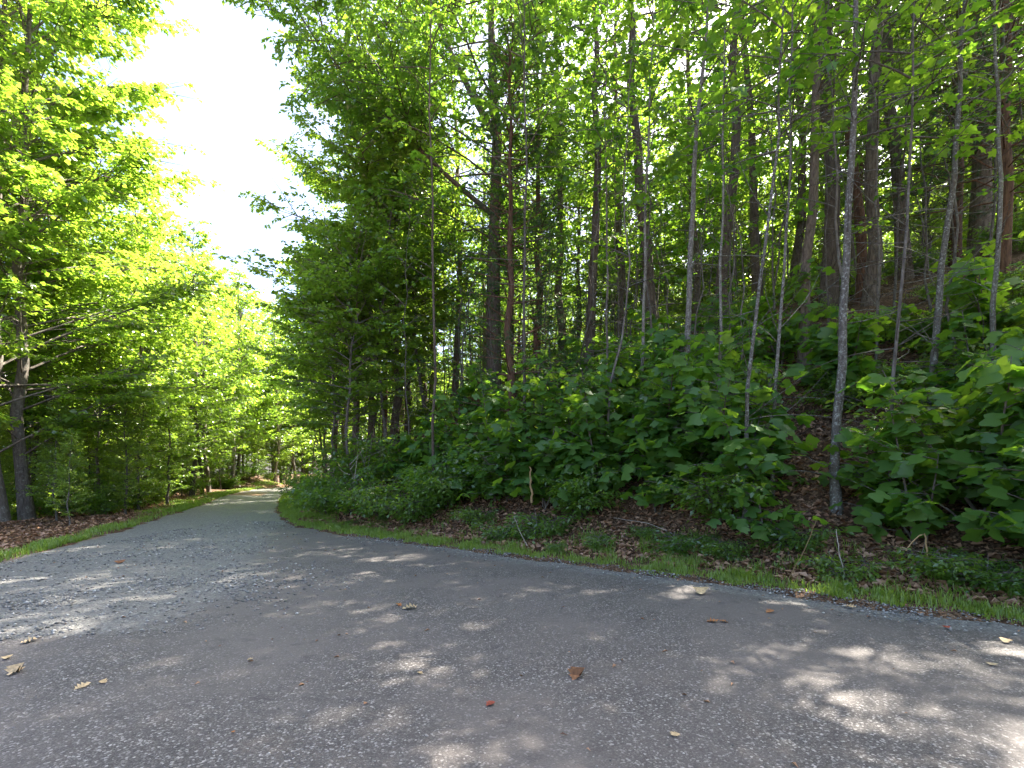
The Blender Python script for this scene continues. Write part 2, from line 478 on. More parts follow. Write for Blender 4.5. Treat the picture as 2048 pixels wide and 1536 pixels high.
def samp_loose(n):
    x = rng.uniform(-8, 8, n * 2); y = 2.2 + rng.random(n * 2) ** 1.6 * 12
    k = (sdist(x, y, R_EDGE) < -.1) & (sdist(x, y, L_EDGE) > .1)
    return np.stack([x[k], y[k]], -1)[:n]
stone_field("gravel", 11000, samp_gravel, .006, .030, "loose blue-grey crushed stone spread over the road by the far trees")
stone_field("shoulder_gravel", 7000, samp_shoulder, .006, .024, "pale crushed stone along the asphalt edge below the grass")
stone_field("grit", 5000, samp_loose, .003, .010, "small pale grit scattered over the dark asphalt")

# ------------------------------------------------------------------ tree builders
def branch_path(p0, az, el, L, rng, n=6, curve=-.25, wig=.06):
    t = np.linspace(0, 1, n)
    e = el + curve * t
    dx = np.cos(e); dz = np.sin(e)
    a = az + np.cumsum(rng.normal(0, wig, n))
    st = L / (n - 1)
    d = np.stack([dx * np.cos(a), dx * np.sin(a), dz], -1)
    p = np.concatenate([[np.zeros(3)], np.cumsum(d[:-1] * st, 0)])
    return np.asarray(p0)[None] + p

def interp_path(path, t):
    n = len(path); f = np.clip(np.asarray(t), 0, .9999) * (n - 1); i = f.astype(int); w = (f - i)[..., None]
    return path[i] * (1 - w) + path[np.minimum(i + 1, n - 1)] * w

class Leafer:
    def __init__(self): self.P = []; self.D = []; self.N = []
    def add(self, P, D, N): self.P.append(P); self.D.append(D); self.N.append(N)
    def get(self): return np.concatenate(self.P), np.concatenate(self.D), np.concatenate(self.N)

def leaf_twigs(lf, path, rng, spacing, tw_len, nleaf, flat, droop, tubes=None, t0=.15):
    """alternate leafy twigs down one branch path"""
    L = np.linalg.norm(np.diff(path, axis=0), axis=1).sum()
    k = max(2, int(L / spacing))
    t = np.clip(t0 + (1 - t0) * (np.arange(k) + rng.random(k)) / k, 0, 1)
    p = interp_path(path, t)
    d0 = interp_path(path, np.minimum(t + .08, 1.0)) - interp_path(path, np.maximum(t - .08, 0))
    az = np.arctan2(d0[:, 1], d0[:, 0]) + np.where(np.arange(k) % 2, 1, -1) * rng.uniform(.45, 1.15, k)
    az[-1] = np.arctan2(d0[-1, 1], d0[-1, 0])
    el = rng.normal(.08, .28, k)
    tl = tw_len * rng.uniform(.6, 1.25, k) * (1 - .35 * t)
    dirs = np.stack([np.cos(el) * np.cos(az), np.cos(el) * np.sin(az), np.sin(el)], -1)
    s = (np.arange(nleaf) + .6) / nleaf
    P = p[:, None, :] + dirs[:, None, :] * (tl[:, None, None] * s[None, :, None]) + rng.normal(0, .025, (k, nleaf, 3))
    P[:, :, 2] -= .12 * (s ** 2)[None, :] * tl[:, None] * droop * 4
    la = az[:, None] + np.where(np.arange(nleaf) % 2, 1, -1)[None, :] * rng.uniform(.35, 1.2, (k, nleaf))
    le = rng.normal(-.25 * droop - .05, .33, (k, nleaf))
    D = np.stack([np.cos(le) * np.cos(la), np.cos(le) * np.sin(la), np.sin(le)], -1)
    N = np.zeros_like(D); N[..., 2] = 1
    N += rng.normal(0, flat, D.shape)
    lf.add(P.reshape(-1, 3), D.reshape(-1, 3), N.reshape(-1, 3))
    return p, dirs, tl

def gen_tree(seed, H=18, r0=.2, cb=.3, R=3.5, nb=44, leaf=.12, lw=.75, tmpl=None, leafmat='maple', bark='bark', el0=.25, el1=.95, shape='oval',
             sec_sp=.42, tw_sp=.24, tw_len=.42, nleaf=6, flat=.45, droop=.8, path=None, bias=None, dead=0, sides=9, fork=None, wander=.12, clump=.28, csc=2.6):
    rng = np.random.default_rng(seed)
    tmpl = tmpl or T_leaf()
    if path is None:
        k = 13
        t = np.linspace(0, 1, k)
        path = np.stack([np.cumsum(rng.normal(0, wander, k)) * .8, np.cumsum(rng.normal(0, wander, k)) * .8, t * H], -1)
        path[:, :2] -= path[0, :2]
        path[0, 2] = -.4
    else:
        path = np.asarray(path, float)
    n = len(path); t = np.linspace(0, 1, n)
    zrel = (path[:, 2] - path[0, 2]) / max(path[-1, 2] - path[0, 2], .01)
    rad = r0 * np.clip(1 - .93 * zrel, .05, 1) ** .85
    rad[0] *= 1.35
    tr = Tubes(); tr.add(path, rad, sides)
    lm = Tubes(); lf = Leafer()
    forks = []
    if fork:
        for (ft, faz, fel, fl, fr) in fork:
            bp = branch_path(interp_path(path, np.array([ft]))[0], faz, fel, fl, rng, 9, .25, .05)
            lm.add(bp, np.linspace(fr, fr * .15, 9), 7); forks.append(bp)
    az = rng.random() * 6.28
    for b in range(nb):
        q = (b + rng.random()) / nb
        tt = cb + (1 - cb) * q
        az += 2.4 + rng.normal(0, .35)
        if shape == 'oval': w = math.sin(PI * min(1, .18 + .82 * q) ** .85) ** .6 if q < .98 else .3
        elif shape == 'cone': w = (1 - q) ** .75 * .95 + .08
        else: w = (.35 + .65 * math.sin(PI * (.08 + .86 * q)))
        L = R * max(.18, w) * rng.uniform(.7, 1.12)
        if bias:
            L *= 1 + bias[1] * max(-.6, math.cos(az - bias[0]))
        src = path
        if forks and q > .2 and rng.random() < .5:
            src = forks[rng.integers(len(forks))]; p0 = interp_path(src, np.array([rng.uniform(.35, 1)]))[0]; L *= .7
        else:
            p0 = interp_path(src, np.array([tt]))[0]
        el = el0 + (el1 - el0) * q + rng.normal(0, .12)
        bp = branch_path(p0, az, el, L, rng, 6, -.35 * droop)
        rb = min(.045, .007 + .007 * L)
        lm.add(bp, np.linspace(rb, .005, 6), 4)
        ns = max(2, int(L / sec_sp))
        leaf_twigs(lf, bp, rng, tw_sp, tw_len, nleaf, flat, droop, t0=.3)
        for k in range(ns):
            ts = .22 + .72 * (k + rng.random()) / ns
            p1 = interp_path(bp, np.array([ts]))[0]
            dd = interp_path(bp, np.array([min(ts + .1, .999)]))[0] - interp_path(bp, np.array([ts - .1]))[0]
            a2 = math.atan2(dd[1], dd[0]) + (1 if k % 2 else -1) * rng.uniform(.5, 1.1)
            L2 = L * .46 * (1 - .45 * ts) * rng.uniform(.7, 1.2)
            sp = branch_path(p1, a2, el * .4 + rng.normal(0, .15), L2, rng, 4, -.3 * droop)
            lm.add(sp, np.linspace(rb * .5, .004, 4), 3)
            leaf_twigs(lf, sp, rng, tw_sp, tw_len, nleaf, flat, droop)
    for k in range(dead):
        p0 = interp_path(path, np.array([rng.uniform(.04, cb + .1)]))[0]
        L = rng.uniform(.5, 1.9)
        bp = branch_path(p0, rng.random() * 6.28, rng.uniform(-.2, .8), L, rng, 6, rng.uniform(-.6, .5), .14)
        lm.add(bp, np.linspace(.010, .003, 6), 3)
    P, D, N = lf.get()
    ph = rng.random(6) * 6.28
    nz = (np.sin(P[:, 0] * csc + ph[0]) * np.cos(P[:, 1] * csc + ph[1]) + np.sin(P[:, 2] * csc * 1.3 + P[:, 0] * 1.1 + ph[2])
          + .6 * np.sin(P[:, 1] * csc * 1.9 - P[:, 2] * csc * 1.5 + ph[3]) + .5 * np.cos(P[:, 0] * csc * 2.1 + P[:, 2] * csc * .9 + ph[4]))
    keep = nz + rng.normal(0, .25, len(P)) > np.quantile(nz, clump)
    P, D, N = P[keep], D[keep], N[keep]
    LL = leaf * rng.uniform(.7, 1.25, len(P))
    cm = leaves_mesh("crown", P, D, N, LL, LL * lw, tmpl, M[leafmat], rng)
    return tr.mesh("trunk", M[bark]), lm.mesh("limbs", M[bark]), cm

def gen_pine(seed, H=14, r0=.14, cb=.15, R=2.6, bare=0):
    rng = np.random.default_rng(seed)
    k = 12; t = np.linspace(0, 1, k)
    path = np.stack([rng.normal(0, .05, k), rng.normal(0, .05, k), t * H], -1); path[0, 2] = -.4
    tr = Tubes(); tr.add(path, r0 * (1 - .9 * t), 8)
    lm = Tubes(); PP = []; DD = []
    z = cb * H
    while z < H - .3:
        q = (z / H - cb) / (1 - cb)
        nb = rng.integers(4, 7); a0 = rng.random() * 6.28
        for b in range(nb):
            L = (R * (1 - q) ** .7 + .2) * rng.uniform(.55, 1.1)
            bp = branch_path((0, 0, z + rng.normal(0, .06)), a0 + b * 6.28 / nb + rng.normal(0, .2), .12 + .5 * q, L, rng, 6, .15, .05)
            lm.add(bp, np.linspace(.022, .005, 6), 4)
            kt = max(4, int(L / .055))
            tt = .35 + .65 * rng.random(kt)
            p = interp_path(bp, tt)
            dd = bp[-1] - bp[0]; az = math.atan2(dd[1], dd[0]) + rng.normal(0, .9, kt)
            ln = rng.uniform(.05, .42, kt) * (1.2 - .6 * tt) * min(1, L)
            PP.append(p + np.stack([np.cos(az) * ln, np.sin(az) * ln, rng.normal(.04, .06, kt)], -1))
            DD.append(np.stack([np.cos(az), np.sin(az), rng.normal(.25, .2, kt)], -1))
        z += rng.uniform(.38, .62)
    P = np.concatenate(PP); D = np.concatenate(DD); D /= np.linalg.norm(D, axis=1)[:, None]
    m = 16
    nd_ = D[:, None, :] * .75 + rng.normal(0, .55, (len(P), m, 3))
    nd_ /= np.linalg.norm(nd_, axis=2)[:, :, None]
    Lr = rng.uniform(.08, .15, (len(P), m))
    side = np.cross(nd_, rng.normal(0, 1, nd_.shape)); side /= np.linalg.norm(side, axis=2)[:, :, None] + 1e-9
    b = np.repeat(P[:, None, :], m, 1)
    V = np.stack([b - side * .0035, b + side * .0035, b + nd_ * Lr[:, :, None]], 2).reshape(-1, 3)
    F = np.arange(len(V)).reshape(-1, 3)
    tint = np.repeat(rng.random(len(P)), m * 3)
    cm = raw_mesh("crown", V, [F], M['needle'], smooth=False, attrs={"tint": tint})
    return tr.mesh("trunk", M['bark_red']), lm.mesh("limbs", M['bark_red']), cm

def place(name, meshes, x, y, rz, sc, label, cat="tree", group=None, z=None, sink=0.0):
    zz = gz1(x, y) - sink if z is None else z
    r = empty(name, (x, y, zz), rz, sc)
    tag(r, label, cat, group)
    for nm, me in zip(("trunk", "limbs", "crown"), meshes):
        if me is None: continue
        o = obj(nm, me, r)
        if nm != "trunk": o['kind'] = "stuff"
    return r

def copy_tree(src, x, y, rz, sc, label=None, group=None, tilt=(0, 0)):
    r = src.copy(); scene.collection.objects.link(r)
    r.location = (x, y, gz1(x, y)); r.rotation_euler = (tilt[0], tilt[1], rz); r.scale = (sc, sc, sc * random.uniform(.94, 1.08))
    if label: r['label'] = label
    if group: r['group'] = group
    for ch in src.children:
        c = ch.copy(); scene.collection.objects.link(c); c.parent = r
    return r

random.seed(3)
rr = random.Random(11)

# prototypes ---------------------------------------------------------------
protos = {}
def lazy(kind, i):
    key = (kind, i)
    if key in protos: return protos[key]
    if kind == 'maple': ms = gen_tree(100 + i, H=19, r0=.165, cb=.16, R=4.2, nb=64, leaf=.165, lw=.85, leafmat='maple', bark='bark_grey', el0=.45, el1=1.15,
                                      tw_sp=.21, sec_sp=.36, tw_len=.5, nleaf=8, flat=.42, droop=.35, shape='oval', clump=.36)
    elif kind == 'road': ms = gen_tree(200 + i, H=13.5, r0=.12, cb=.10, R=3.0, nb=62, leaf=.155, lw=.85, leafmat='maple', bark='bark_grey', el0=.35, el1=1.15,
                                       tw_sp=.20, sec_sp=.34, tw_len=.46, nleaf=8, flat=.5, droop=.5, shape='oval', clump=.34)
    elif kind == 'forest': ms = gen_tree(300 + i, clump=.52, csc=1.7, H=19, r0=.17, cb=.30, R=3.1, nb=38, leaf=.15, lw=.75, leafmat='oak', bark='bark', el0=.3, el1=1.0,
                                         tw_sp=.24, sec_sp=.40, nleaf=7, flat=.5, droop=.7, dead=14)
    elif kind == 'under': ms = gen_tree(400 + i, H=9.5, r0=.07, cb=.26, R=2.7, nb=52, leaf=.155, lw=.85, tmpl=T_leaf(), leafmat='maple', bark='bark_grey', el0=.2, el1=1.0,
                                        tw_sp=.19, sec_sp=.32, nleaf=8, flat=.45, droop=.45, shape='dome', dead=16, clump=.34)
    elif kind == 'stem': ms = gen_tree(600 + i, clump=.45, H=10.5, r0=.034, cb=.35, R=1.5, nb=11, leaf=.15, lw=.85, leafmat='poplar', bark='bark_grey', el0=.4, el1=1.0,
                                       tw_sp=.28, sec_sp=.45, nleaf=5, flat=.4, dead=22, wander=.12, sides=6)
    elif kind == 'pole': ms = gen_tree(500 + i, clump=.6, csc=1.5, H=13, r0=.055, cb=.38, R=1.9, nb=28, leaf=.165, lw=.85, leafmat='poplar', bark='bark_pale', el0=.4, el1=1.0,
                                       tw_sp=.24, sec_sp=.36, nleaf=6, flat=.4, dead=14, wander=.09)
    protos[key] = ms
    return ms

def plant(kind, nvar, x, y, sc, label, group=None, rz=None, tilt=(0, 0), name=None):
    i = rr.randrange(nvar)
    key = ('obj', kind, i)
    names = dict(maple="maple_tree", road="roadside_tree", forest="forest_tree", under="understory_tree", pole="pole_tree", stem="thin_tree")
    rz = rr.random() * 6.28 if rz is None else rz
    if key not in protos:
        o = place(name or names[kind], lazy(kind, i), x, y, rz, sc, label, "tree", group)
        o.rotation_euler = (tilt[0], tilt[1], rz)
        protos[key] = o
        return o
    o = copy_tree(protos[key], x, y, rz, sc, label, group, tilt)
    if not group and 'group' in o: del o['group']
    return o

# ------------------------------------------------------------------ trees left of the road
front = gen_tree(55, H=20.5, r0=.185, cb=.10, R=4.6, nb=74, leaf=.165, lw=.85, leafmat='maple', bark='bark_grey', el0=.42, el1=1.1, tw_sp=.21, sec_sp=.36, tw_len=.5, nleaf=8,
                 flat=.42, droop=.35, bias=(math.radians(80), .5), clump=.38)
place("maple_tree", front, at(58, 16), 16, 0, 1.0, "tall grey-barked maple reaching its branches over the road, second trunk from the photo's left edge")
place("maple_tree", front, at(8, 15.2), 15.2, .25, .98, "tall maple trunk cut by the photo's left edge")
plant('maple', 3, at(92, 20), 20, 1.0, "maple standing close behind the second trunk on the left", rz=4.0)
left_pts = []
def far_enough(p, pts, dmin):
    return all((p[0] - q[0]) ** 2 + (p[1] - q[1]) ** 2 > dmin * dmin for q in pts)
for _ in range(6000):
    y = rr.uniform(12, 62); x = rr.uniform(-70, -9)
    dl = float(-sdist(np.array([x]), np.array([y]), L_EDGE)[0])
    if dl < 1.6 or dl > 26 or x < -1.12 * y - 3: continue
    if math.hypot(x + 15, y - 16) < 3.2: continue
    dm = 3.0 if dl < 8 else 3.9
    if not far_enough((x, y), left_pts, dm): continue
    if y < 15 and dl < 5.0: continue
    left_pts.append((x, y))
    u = 1024 + 1000 * x / y
    if dl < 5.5:
        if y < 22: plant('road', 3, x, y, rr.uniform(.5, .75), "young bright green tree leafy to the ground on the left verge", "young trees along the left verge")
        elif y < 38: plant('road', 3, x, y, rr.uniform(.98, 1.16), "sunlit bushy tree along the left edge of the gravel road", "sunlit trees along the left road edge")
        else: plant('road', 3, x, y, rr.uniform(1.2, 1.38), "tall sunlit tree beside the far bend of the road", "tall trees beside the far bend")
    else:
        hh = rr.uniform(.82, 1.05) if (y < 20 or y > 40) else rr.uniform(.78, .95)
        plant('maple', 3, x, y, hh, "maple in the thick of the woods left of the road", "maples in the left woods")
for _ in range(4000):
    y = rr.uniform(14, 52); x = rr.uniform(-62, -9)
    dl = float(-sdist(np.array([x]), np.array([y]), L_EDGE)[0])
    if dl < 2.2 or dl > 24 or x < -1.1 * y - 1 or (y < 19 and dl < 5): continue
    if not far_enough((x, y), left_pts, 1.7): continue
    left_pts.append((x, y))
    plant('road', 3, x, y, rr.uniform(.28, .5), "leafy young tree in the undergrowth of the left woods", "leafy young trees in the left undergrowth")
    if len(left_pts) > 250: break
for x, y, sc, lab in [(-14.2, 15.6, .26, "low bright sapling in front of the tall leaning maple"), (-13.6, 17.6, .34, "leafy sapling right behind the bare brown verge"),
                      (-14.8, 19.8, .42, "leafy sapling at the grass edge, two steps past the tall leaning maple"), (-16.4, 15.8, .3, "low leafy sapling between the two stoutest left trunks"),
                      (-15.6, 22.6, .45, "leafy sapling drooping over the left grass"), (-12.9, 14.6, .2, "knee-high bright seedling on the bare brown verge"), (-17.6, 18.4, .4, "leafy sapling behind the leftmost trunks")]:
    left_pts.append((x, y)); plant('road', 3, x, y, sc, lab)
# outside of the far bend
for _ in range(4000):
    y = rr.uniform(58, 100); x = rr.uniform(-55, 12)
    dl = float(-sdist(np.array([x]), np.array([y]), L_EDGE)[0])
    if dl < 1.8 or dl > 24: continue
    if not far_enough((x, y), left_pts, 4.4): continue
    left_pts.append((x, y))
    plant('road', 3, x, y, rr.uniform(1.15, 1.35) if dl < 6 else rr.uniform(1.25, 1.45), "distant tree closing the view beyond the road bend", "distant trees beyond the bend")

for _ in range(30):
    for _t in range(60):
        y = rr.uniform(52, 82); x = rr.uniform(-42, 4)
        dl = float(-sdist(np.array([x]), np.array([y]), L_EDGE)[0])
        if 1.5 < dl < 9: break
    plant('road', 3, x, y, rr.uniform(.3, .5), "leafy young tree at the foot of the trees beyond the bend", "leafy young trees beyond the bend")

# ------------------------------------------------------------------ the hillside on the right
hill_pts = []
def hill(kind, nvar, u, Y, sc, label, **k):
    x = at(u, Y); hill_pts.append((x, Y))
    return plant(kind, nvar, x, Y, sc, label, **k)

# the big forked oak that reaches over the road
oak = gen_tree(71, H=20, r0=.30, cb=.28, R=5.6, nb=80, leaf=.17, lw=.5, leafmat='oak', bark='bark', el0=.12, el1=.85, tw_sp=.19, sec_sp=.33, tw_len=.42, nleaf=9,
               flat=.6, droop=.6, bias=(PI * .98, .28), dead=8, fork=[(.5, PI * .9, 1.05, 8, .14), (.56, .3, 1.2, 7, .11), (.36, PI * 1.1, .55, 7.5, .10)], shape='dome')
place("oak_tree", oak, at(985, 17.5), 17.5, 0.0, 1.0, "big dark oak forking above the pine, its boughs reaching left over the road", "tree"); hill_pts.append((at(985, 17.5), 17.5))
oak2 = gen_tree(72, H=16, r0=.2, cb=.18, R=4.6, nb=70, leaf=.165, lw=.6, leafmat='maple', bark='bark', el0=.15, el1=.9, tw_sp=.19, sec_sp=.33, nleaf=9, flat=.6, droop=.6,
                bias=(PI, .3), shape='dome')
place("oak_tree", oak2, at(790, 21), 21, 1.0, 1.0, "spreading oak at the roadside left of the big forked oak", "tree"); hill_pts.append((at(790, 21), 21))
place("oak_tree", oak2, -12.0, 36.0, 3.9, .98, "pale airy tree standing against the sky right of the far road", "tree"); hill_pts.append((-12, 36))

# understory along the right bank, left part
for u, Y, sc, lab in [(662, 19, .95, "leafy young tree nearest the grass bend on the right roadside"),
                      (700, 16.5, .9, "layered young tree right of the grass bend, above the leafy bank"),
                      (668, 24, 1.1, "young tree behind the grass bend, between road and oak"),
                      (765, 17.5, 1.0, "broad understory tree hanging pale leaf sprays over the dark pine trunks"),
                      (652, 30, 1.25, "tall bushy tree on the right where the road narrows"),
                      (850, 19.5, 1.05, "understory tree under the boughs of the forked oak"),
                      (650, 38, 1.2, "leafy tree beside the gravel just before the bend, on the right"),
                      (628, 46, 1.2, "bushy tree at the inside of the far bend"),
                      (740, 26, 1.2, "understory tree deep behind the spreading oak")]:
    hill('under', 3, u, Y, sc, lab)

# pines
pine = gen_pine(31, H=13, r0=.13, cb=.10, R=2.5)
pine2 = gen_pine(32, H=15, r0=.17, cb=.16, R=3.2)
for u, Y, ms, sc, lab in [(1020, 14.2, pine, 1.0, "dark green pine with tiered branches in the middle of the woods"),
                          (1075, 17.5, pine, 1.1, "second dark pine, just right of the tiered one"),
                          (770, 23, pine, 1.0, "brown-shaded pine behind the roadside young trees"),
                          (2010, 12.5, pine2, 1.05, "dark pine filling the upper right corner of the woods"),
                          (1915, 15.5, pine2, 1.1, "dark pine behind the two lichened poles at far right"),
                          (2080, 16.5, pine2, 1.0, "dark pine partly out of view at the right edge")]:
    x = at(u, Y); hill_pts.append((x, Y))
    place("pine_tree", ms, x, Y, rr.random() * 6, sc, lab, "pine tree")

# slender trees traced as they stand: (depth, radius, bark, [(u, v) ...] from base up)
SL = [
 (13.6, .05, 'bark', [(868, 900), (869, 700), (868, 430), (866, 100), (862, -300)], "thin straight grey sapling, the first stem left of the poplar thicket"),
 (12.2, .05, 'bark_grey', [(1050, 760), (1052, 560), (1058, 300), (1050, 0), (1046, -250)], "thin grey stem in front of the middle pine"),
 (11.0, .095, 'bark_pale', [(1368, 780), (1372, 600), (1380, 400), (1395, 180), (1410, 0), (1425, -330)], "pale smooth tree rising from the thicket, whitest trunk in the middle"),
 (10.4, .042, 'bark_pale', [(1440, 760), (1448, 480), (1460, 250), (1468, 60), (1475, -300)], "thin pale pole just right of the whitest trunk"),
 (8.6, .045, 'bark_pale', [(1487, 1020), (1497, 780), (1512, 560), (1535, 400), (1545, 200), (1550, -400)], "thin pole rising from the thicket foot with a slight bend"),
 (8.9, .040, 'bark_pale', [(1545, 990), (1562, 720), (1583, 500), (1592, 280), (1600, 0), (1606, -400)], "thin curved pole left of the stout lichened trunk"),
 (8.1, .088, 'bark_pale', [(1674, 1005), (1678, 820), (1687, 560), (1693, 300), (1690, 120), (1682, 0), (1670, -500)], "stout lichen-mottled trunk beside the bare leaf slope"),
 (7.7, .036, 'bark_grey', [(1780, 1000), (1793, 760), (1812, 520), (1835, 260), (1850, 0), (1860, -500)], "thin dark stem right of the stout lichened trunk"),
 (9.2, .075, 'bark_pale', [(1858, 800), (1878, 640), (1892, 440), (1908, 240), (1918, 0), (1926, -400)], "mottled pole leaning right, first of two at far right"),
 (8.8, .055, 'bark_pale', [(1976, 800), (1984, 600), (1998, 350), (2012, 150), (2016, 0), (2020, -400)], "mottled pole leaning right, nearest the photo's right edge"),
 (12.5, .055, 'bark_pale', [(1284, 700), (1288, 500), (1292, 320), (1300, 0), (1306, -200)], "pale thin trunk in front of the straight dark one"),
 (13.5, .045, 'bark_grey', [(1212, 720), (1216, 480), (1214, 200), (1220, -100)], "fine grey stem in the gap left of the straight dark trunk"),
]
for i, (Yd, r, bk, pts, lab) in enumerate(SL):
    pts = sorted(pts, key=lambda q: -q[1])
    P = []
    dy = rr.uniform(-.02, .03)
    for (u, v) in pts:
        z = EYE + (HORIZON - v) / FPX * Yd
        P.append([at(u, Yd), Yd, z])
    P = np.array(P)
    bx_, by_ = P[0, 0], P[0, 1]
    g = gz1(bx_, by_)
    P[0, 2] = g - .15
    P[:, 1] += np.linspace(0, .25, len(P)) * (1 if i % 2 else -1)
    # smooth and extend
    tt = np.linspace(0, 1, 16); key = (P[:, 2] - P[0, 2]) / (P[-1, 2] - P[0, 2])
    path = np.stack([np.interp(tt, key, P[:, 0]), np.interp(tt, key, P[:, 1]), np.interp(tt, key, P[:, 2])], -1)
    for _ in range(2):
        path[1:-1, :2] = path[1:-1, :2] * .5 + (path[:-2, :2] + path[2:, :2]) * .25
    rgp = np.random.default_rng(1300 + i)
    wv = np.cumsum(rgp.normal(0, .022, (16, 2)), 0); wv -= np.linspace(0, 1, 16)[:, None] * wv[-1]
    path[1:, :2] += (wv + rgp.normal(0, .012, (16, 2)))[1:]
    path -= np.array([bx_, by_, g])
    Hh = path[-1, 2]
    ms = gen_tree(800 + i, H=Hh, r0=r * .86, cb=.5, R=1.9, nb=24, leaf=.17, lw=.95, tmpl=T_maple(), leafmat='poplar', bark=bk, el0=.25, el1=.9, tw_sp=.3, sec_sp=.5,
                  tw_len=.4, nleaf=4, flat=.4, droop=.9, path=path, dead=24, sides=8, clump=.6, csc=1.5)
    place("slender_tree", ms, bx_, by_, 0, 1, lab, "tree", z=g); hill_pts.append((bx_, by_))

# darker trunks behind
for u, Y, sc, lab in [(1312, 16.5, 1.15, "straight dark trunk in the middle of the hillside, stoutest there"),
                      (1445, 16.0, 1.1, "dark trunk behind the thin pale poles, right of the whitest one"),
                      (1655, 14.5, 1.3, "stout dark trunk left of the peeling one on the slope"),
                      (1738, 14.0, 1.05, "red-brown trunk right of the peeling one on the slope"),
                      (1812, 15.5, 1.15, "grey trunk between the stout lichened trunk and the leaning poles"),
                      (1955, 17.5, 1.7, "thickest dark trunk in the shade near the right edge"),
                      (1170, 17.0, 1.0, "brown trunk between the pine and the straight dark one"),
                      (1128, 20.0, 1.0, "dark trunk just right of the pines"),
                      (1240, 21.0, .95, "slim dark trunk deep behind the fine grey stem"),
                      (905, 22.0, .95, "dark leaning trunk left of the forked oak"),
                      (1395, 21.0, 1.0, "dark trunk seen just right of the whitest tree"),
                      (1520, 18.0, 1.0, "dark trunk behind the two thin curved poles"),
                      (1590, 19.5, 1.05, "dark trunk deep in the woods left of the stout dark one")]:
    hill('forest', 4, u, Y, sc, lab, tilt=(rr.uniform(-.03, .03), rr.uniform(-.04, .04)))

for u, Y, sc, lab in [(700, 20.5, .9, "brown trunk in the dark hollow behind the layered young tree"),
                      (738, 23.0, .9, "brown trunk in the dark hollow left of the brown-shaded pine"),
                      (815, 22.5, .95, "straight trunk between the spreading oak and the thin straight stem"),
                      (852, 25.5, .9, "dark trunk deep behind the thin straight stem"),
                      (664, 27.0, .9, "dark trunk behind the young tree nearest the grass bend")]:
    hill('forest', 4, u, Y, sc, lab, tilt=(rr.uniform(-.03, .03), rr.uniform(-.05, .05)))

# the peeling snag
sn = Tubes(); kk = np.linspace(0, 1, 10)
sn.add(np.stack([.25 * np.sin(kk * 4) * .5 - .3 * kk, 0 * kk, kk * 5.6 - .3], -1), .16 * (1 - .35 * kk) * (1 + .15 * np.sin(kk * 17)), 9)
sx, sy = at(1722, 14.6), 14.6
sr = empty("snag", (sx, sy, gz1(sx, sy))); tag(sr, "dead dark snag with peeling bark among the right-hand trunks", "dead tree")
obj("trunk", sn.mesh("trunk", M['bark_red']), sr)
pl = Tubes()
for k in range(7):
    pl.add(branch_path((-.1, -.12, 3.4 + .15 * k), rr.uniform(3.5, 5.9), rr.uniform(-1.3, -.5), .35, np.random.default_rng(k), 4, -.4), np.linspace(.03, .01, 4), 4)
obj("peeling_bark", pl.mesh("peeling_bark", M['bark_red']), sr); hill_pts.append((sx, sy))

# the rest of the wood on the hill
cnt = 0
for _ in range(9000):
    y = rr.uniform(11, 62); x = rr.uniform(-16, 46)
    if x > 1.1 * y + 3: continue
    dr = float(sdist(np.array([x]), np.array([y]), R_EDGE)[0])
    if dr < 5.5 or dr > 44: continue
    dm = 2.7 if dr < 14 else 2.7
    if not far_enough((x, y), hill_pts, dm): continue
    hill_pts.append((x, y))
    q = rr.random()
    if dr < 14:
        if q < .42: plant('forest', 4, x, y, rr.uniform(.75, 1.0), "slender dark tree among many on the shaded hillside", "slender trees crowding the hillside", tilt=(rr.uniform(-.05, .05), rr.uniform(-.05, .05)))
        elif q < .68: plant('pole', 3, x, y, rr.uniform(.75, 1.1), "thin bare pole tree on the hillside between darker trunks", "thin pole trees on the hillside", tilt=(rr.uniform(-.08, .08), rr.uniform(-.08, .08)))
        else: plant('under', 3, x, y, rr.uniform(.65, 1.0), "small leafy tree under the canopy on the hillside", "small leafy trees under the canopy")
    else:
        if q < .35: plant('forest', 4, x, y, rr.uniform(.7, .95), "tree on the far side of the hill crest, backlit", "backlit trees beyond the crest")
        else: plant('road', 3, x, y, rr.uniform(.8, 1.3), "backlit low tree beyond the hill crest", "backlit low trees beyond the crest")
    cnt += 1
n_back = 0
for _ in range(4000):
    y = rr.uniform(34, 95); x = rr.uniform(-8, 95)
    dr = float(sdist(np.array([x]), np.array([y]), R_EDGE)[0])
    if x > 1.05 * y or dr < 26 or not far_enough((x, y), hill_pts, 4.6): continue
    hill_pts.append((x, y)); n_back += 1
    plant('maple' if n_back % 3 else 'road', 3, x, y, rr.uniform(.85, 1.2), "distant backlit tree filling the gaps behind the hill", "backlit trees beyond the crest")
    if n_back > 70: break
for _ in range(3000):
    y = rr.uniform(10, 30); x = rr.uniform(-12, 24)
    if x > 1.05 * y: continue
    dr = float(sdist(np.array([x]), np.array([y]), R_EDGE)[0])
    if dr < 2.4 or dr > 15 or not far_enough((x, y), hill_pts, 1.15 if dr > 5 else 1.5) or (.3 < -.79 * x + .62 * y < 1.3 and dr < 5): continue
    hill_pts.append((x, y))
    plant('stem', 3, x, y, rr.uniform(.6, 1.1), "very thin stem with dead side twigs on the shaded hillside", "very thin stems on the hillside", tilt=(rr.uniform(-.09, .09), rr.uniform(-.09, .09)))
    if len(hill_pts) > 430: break
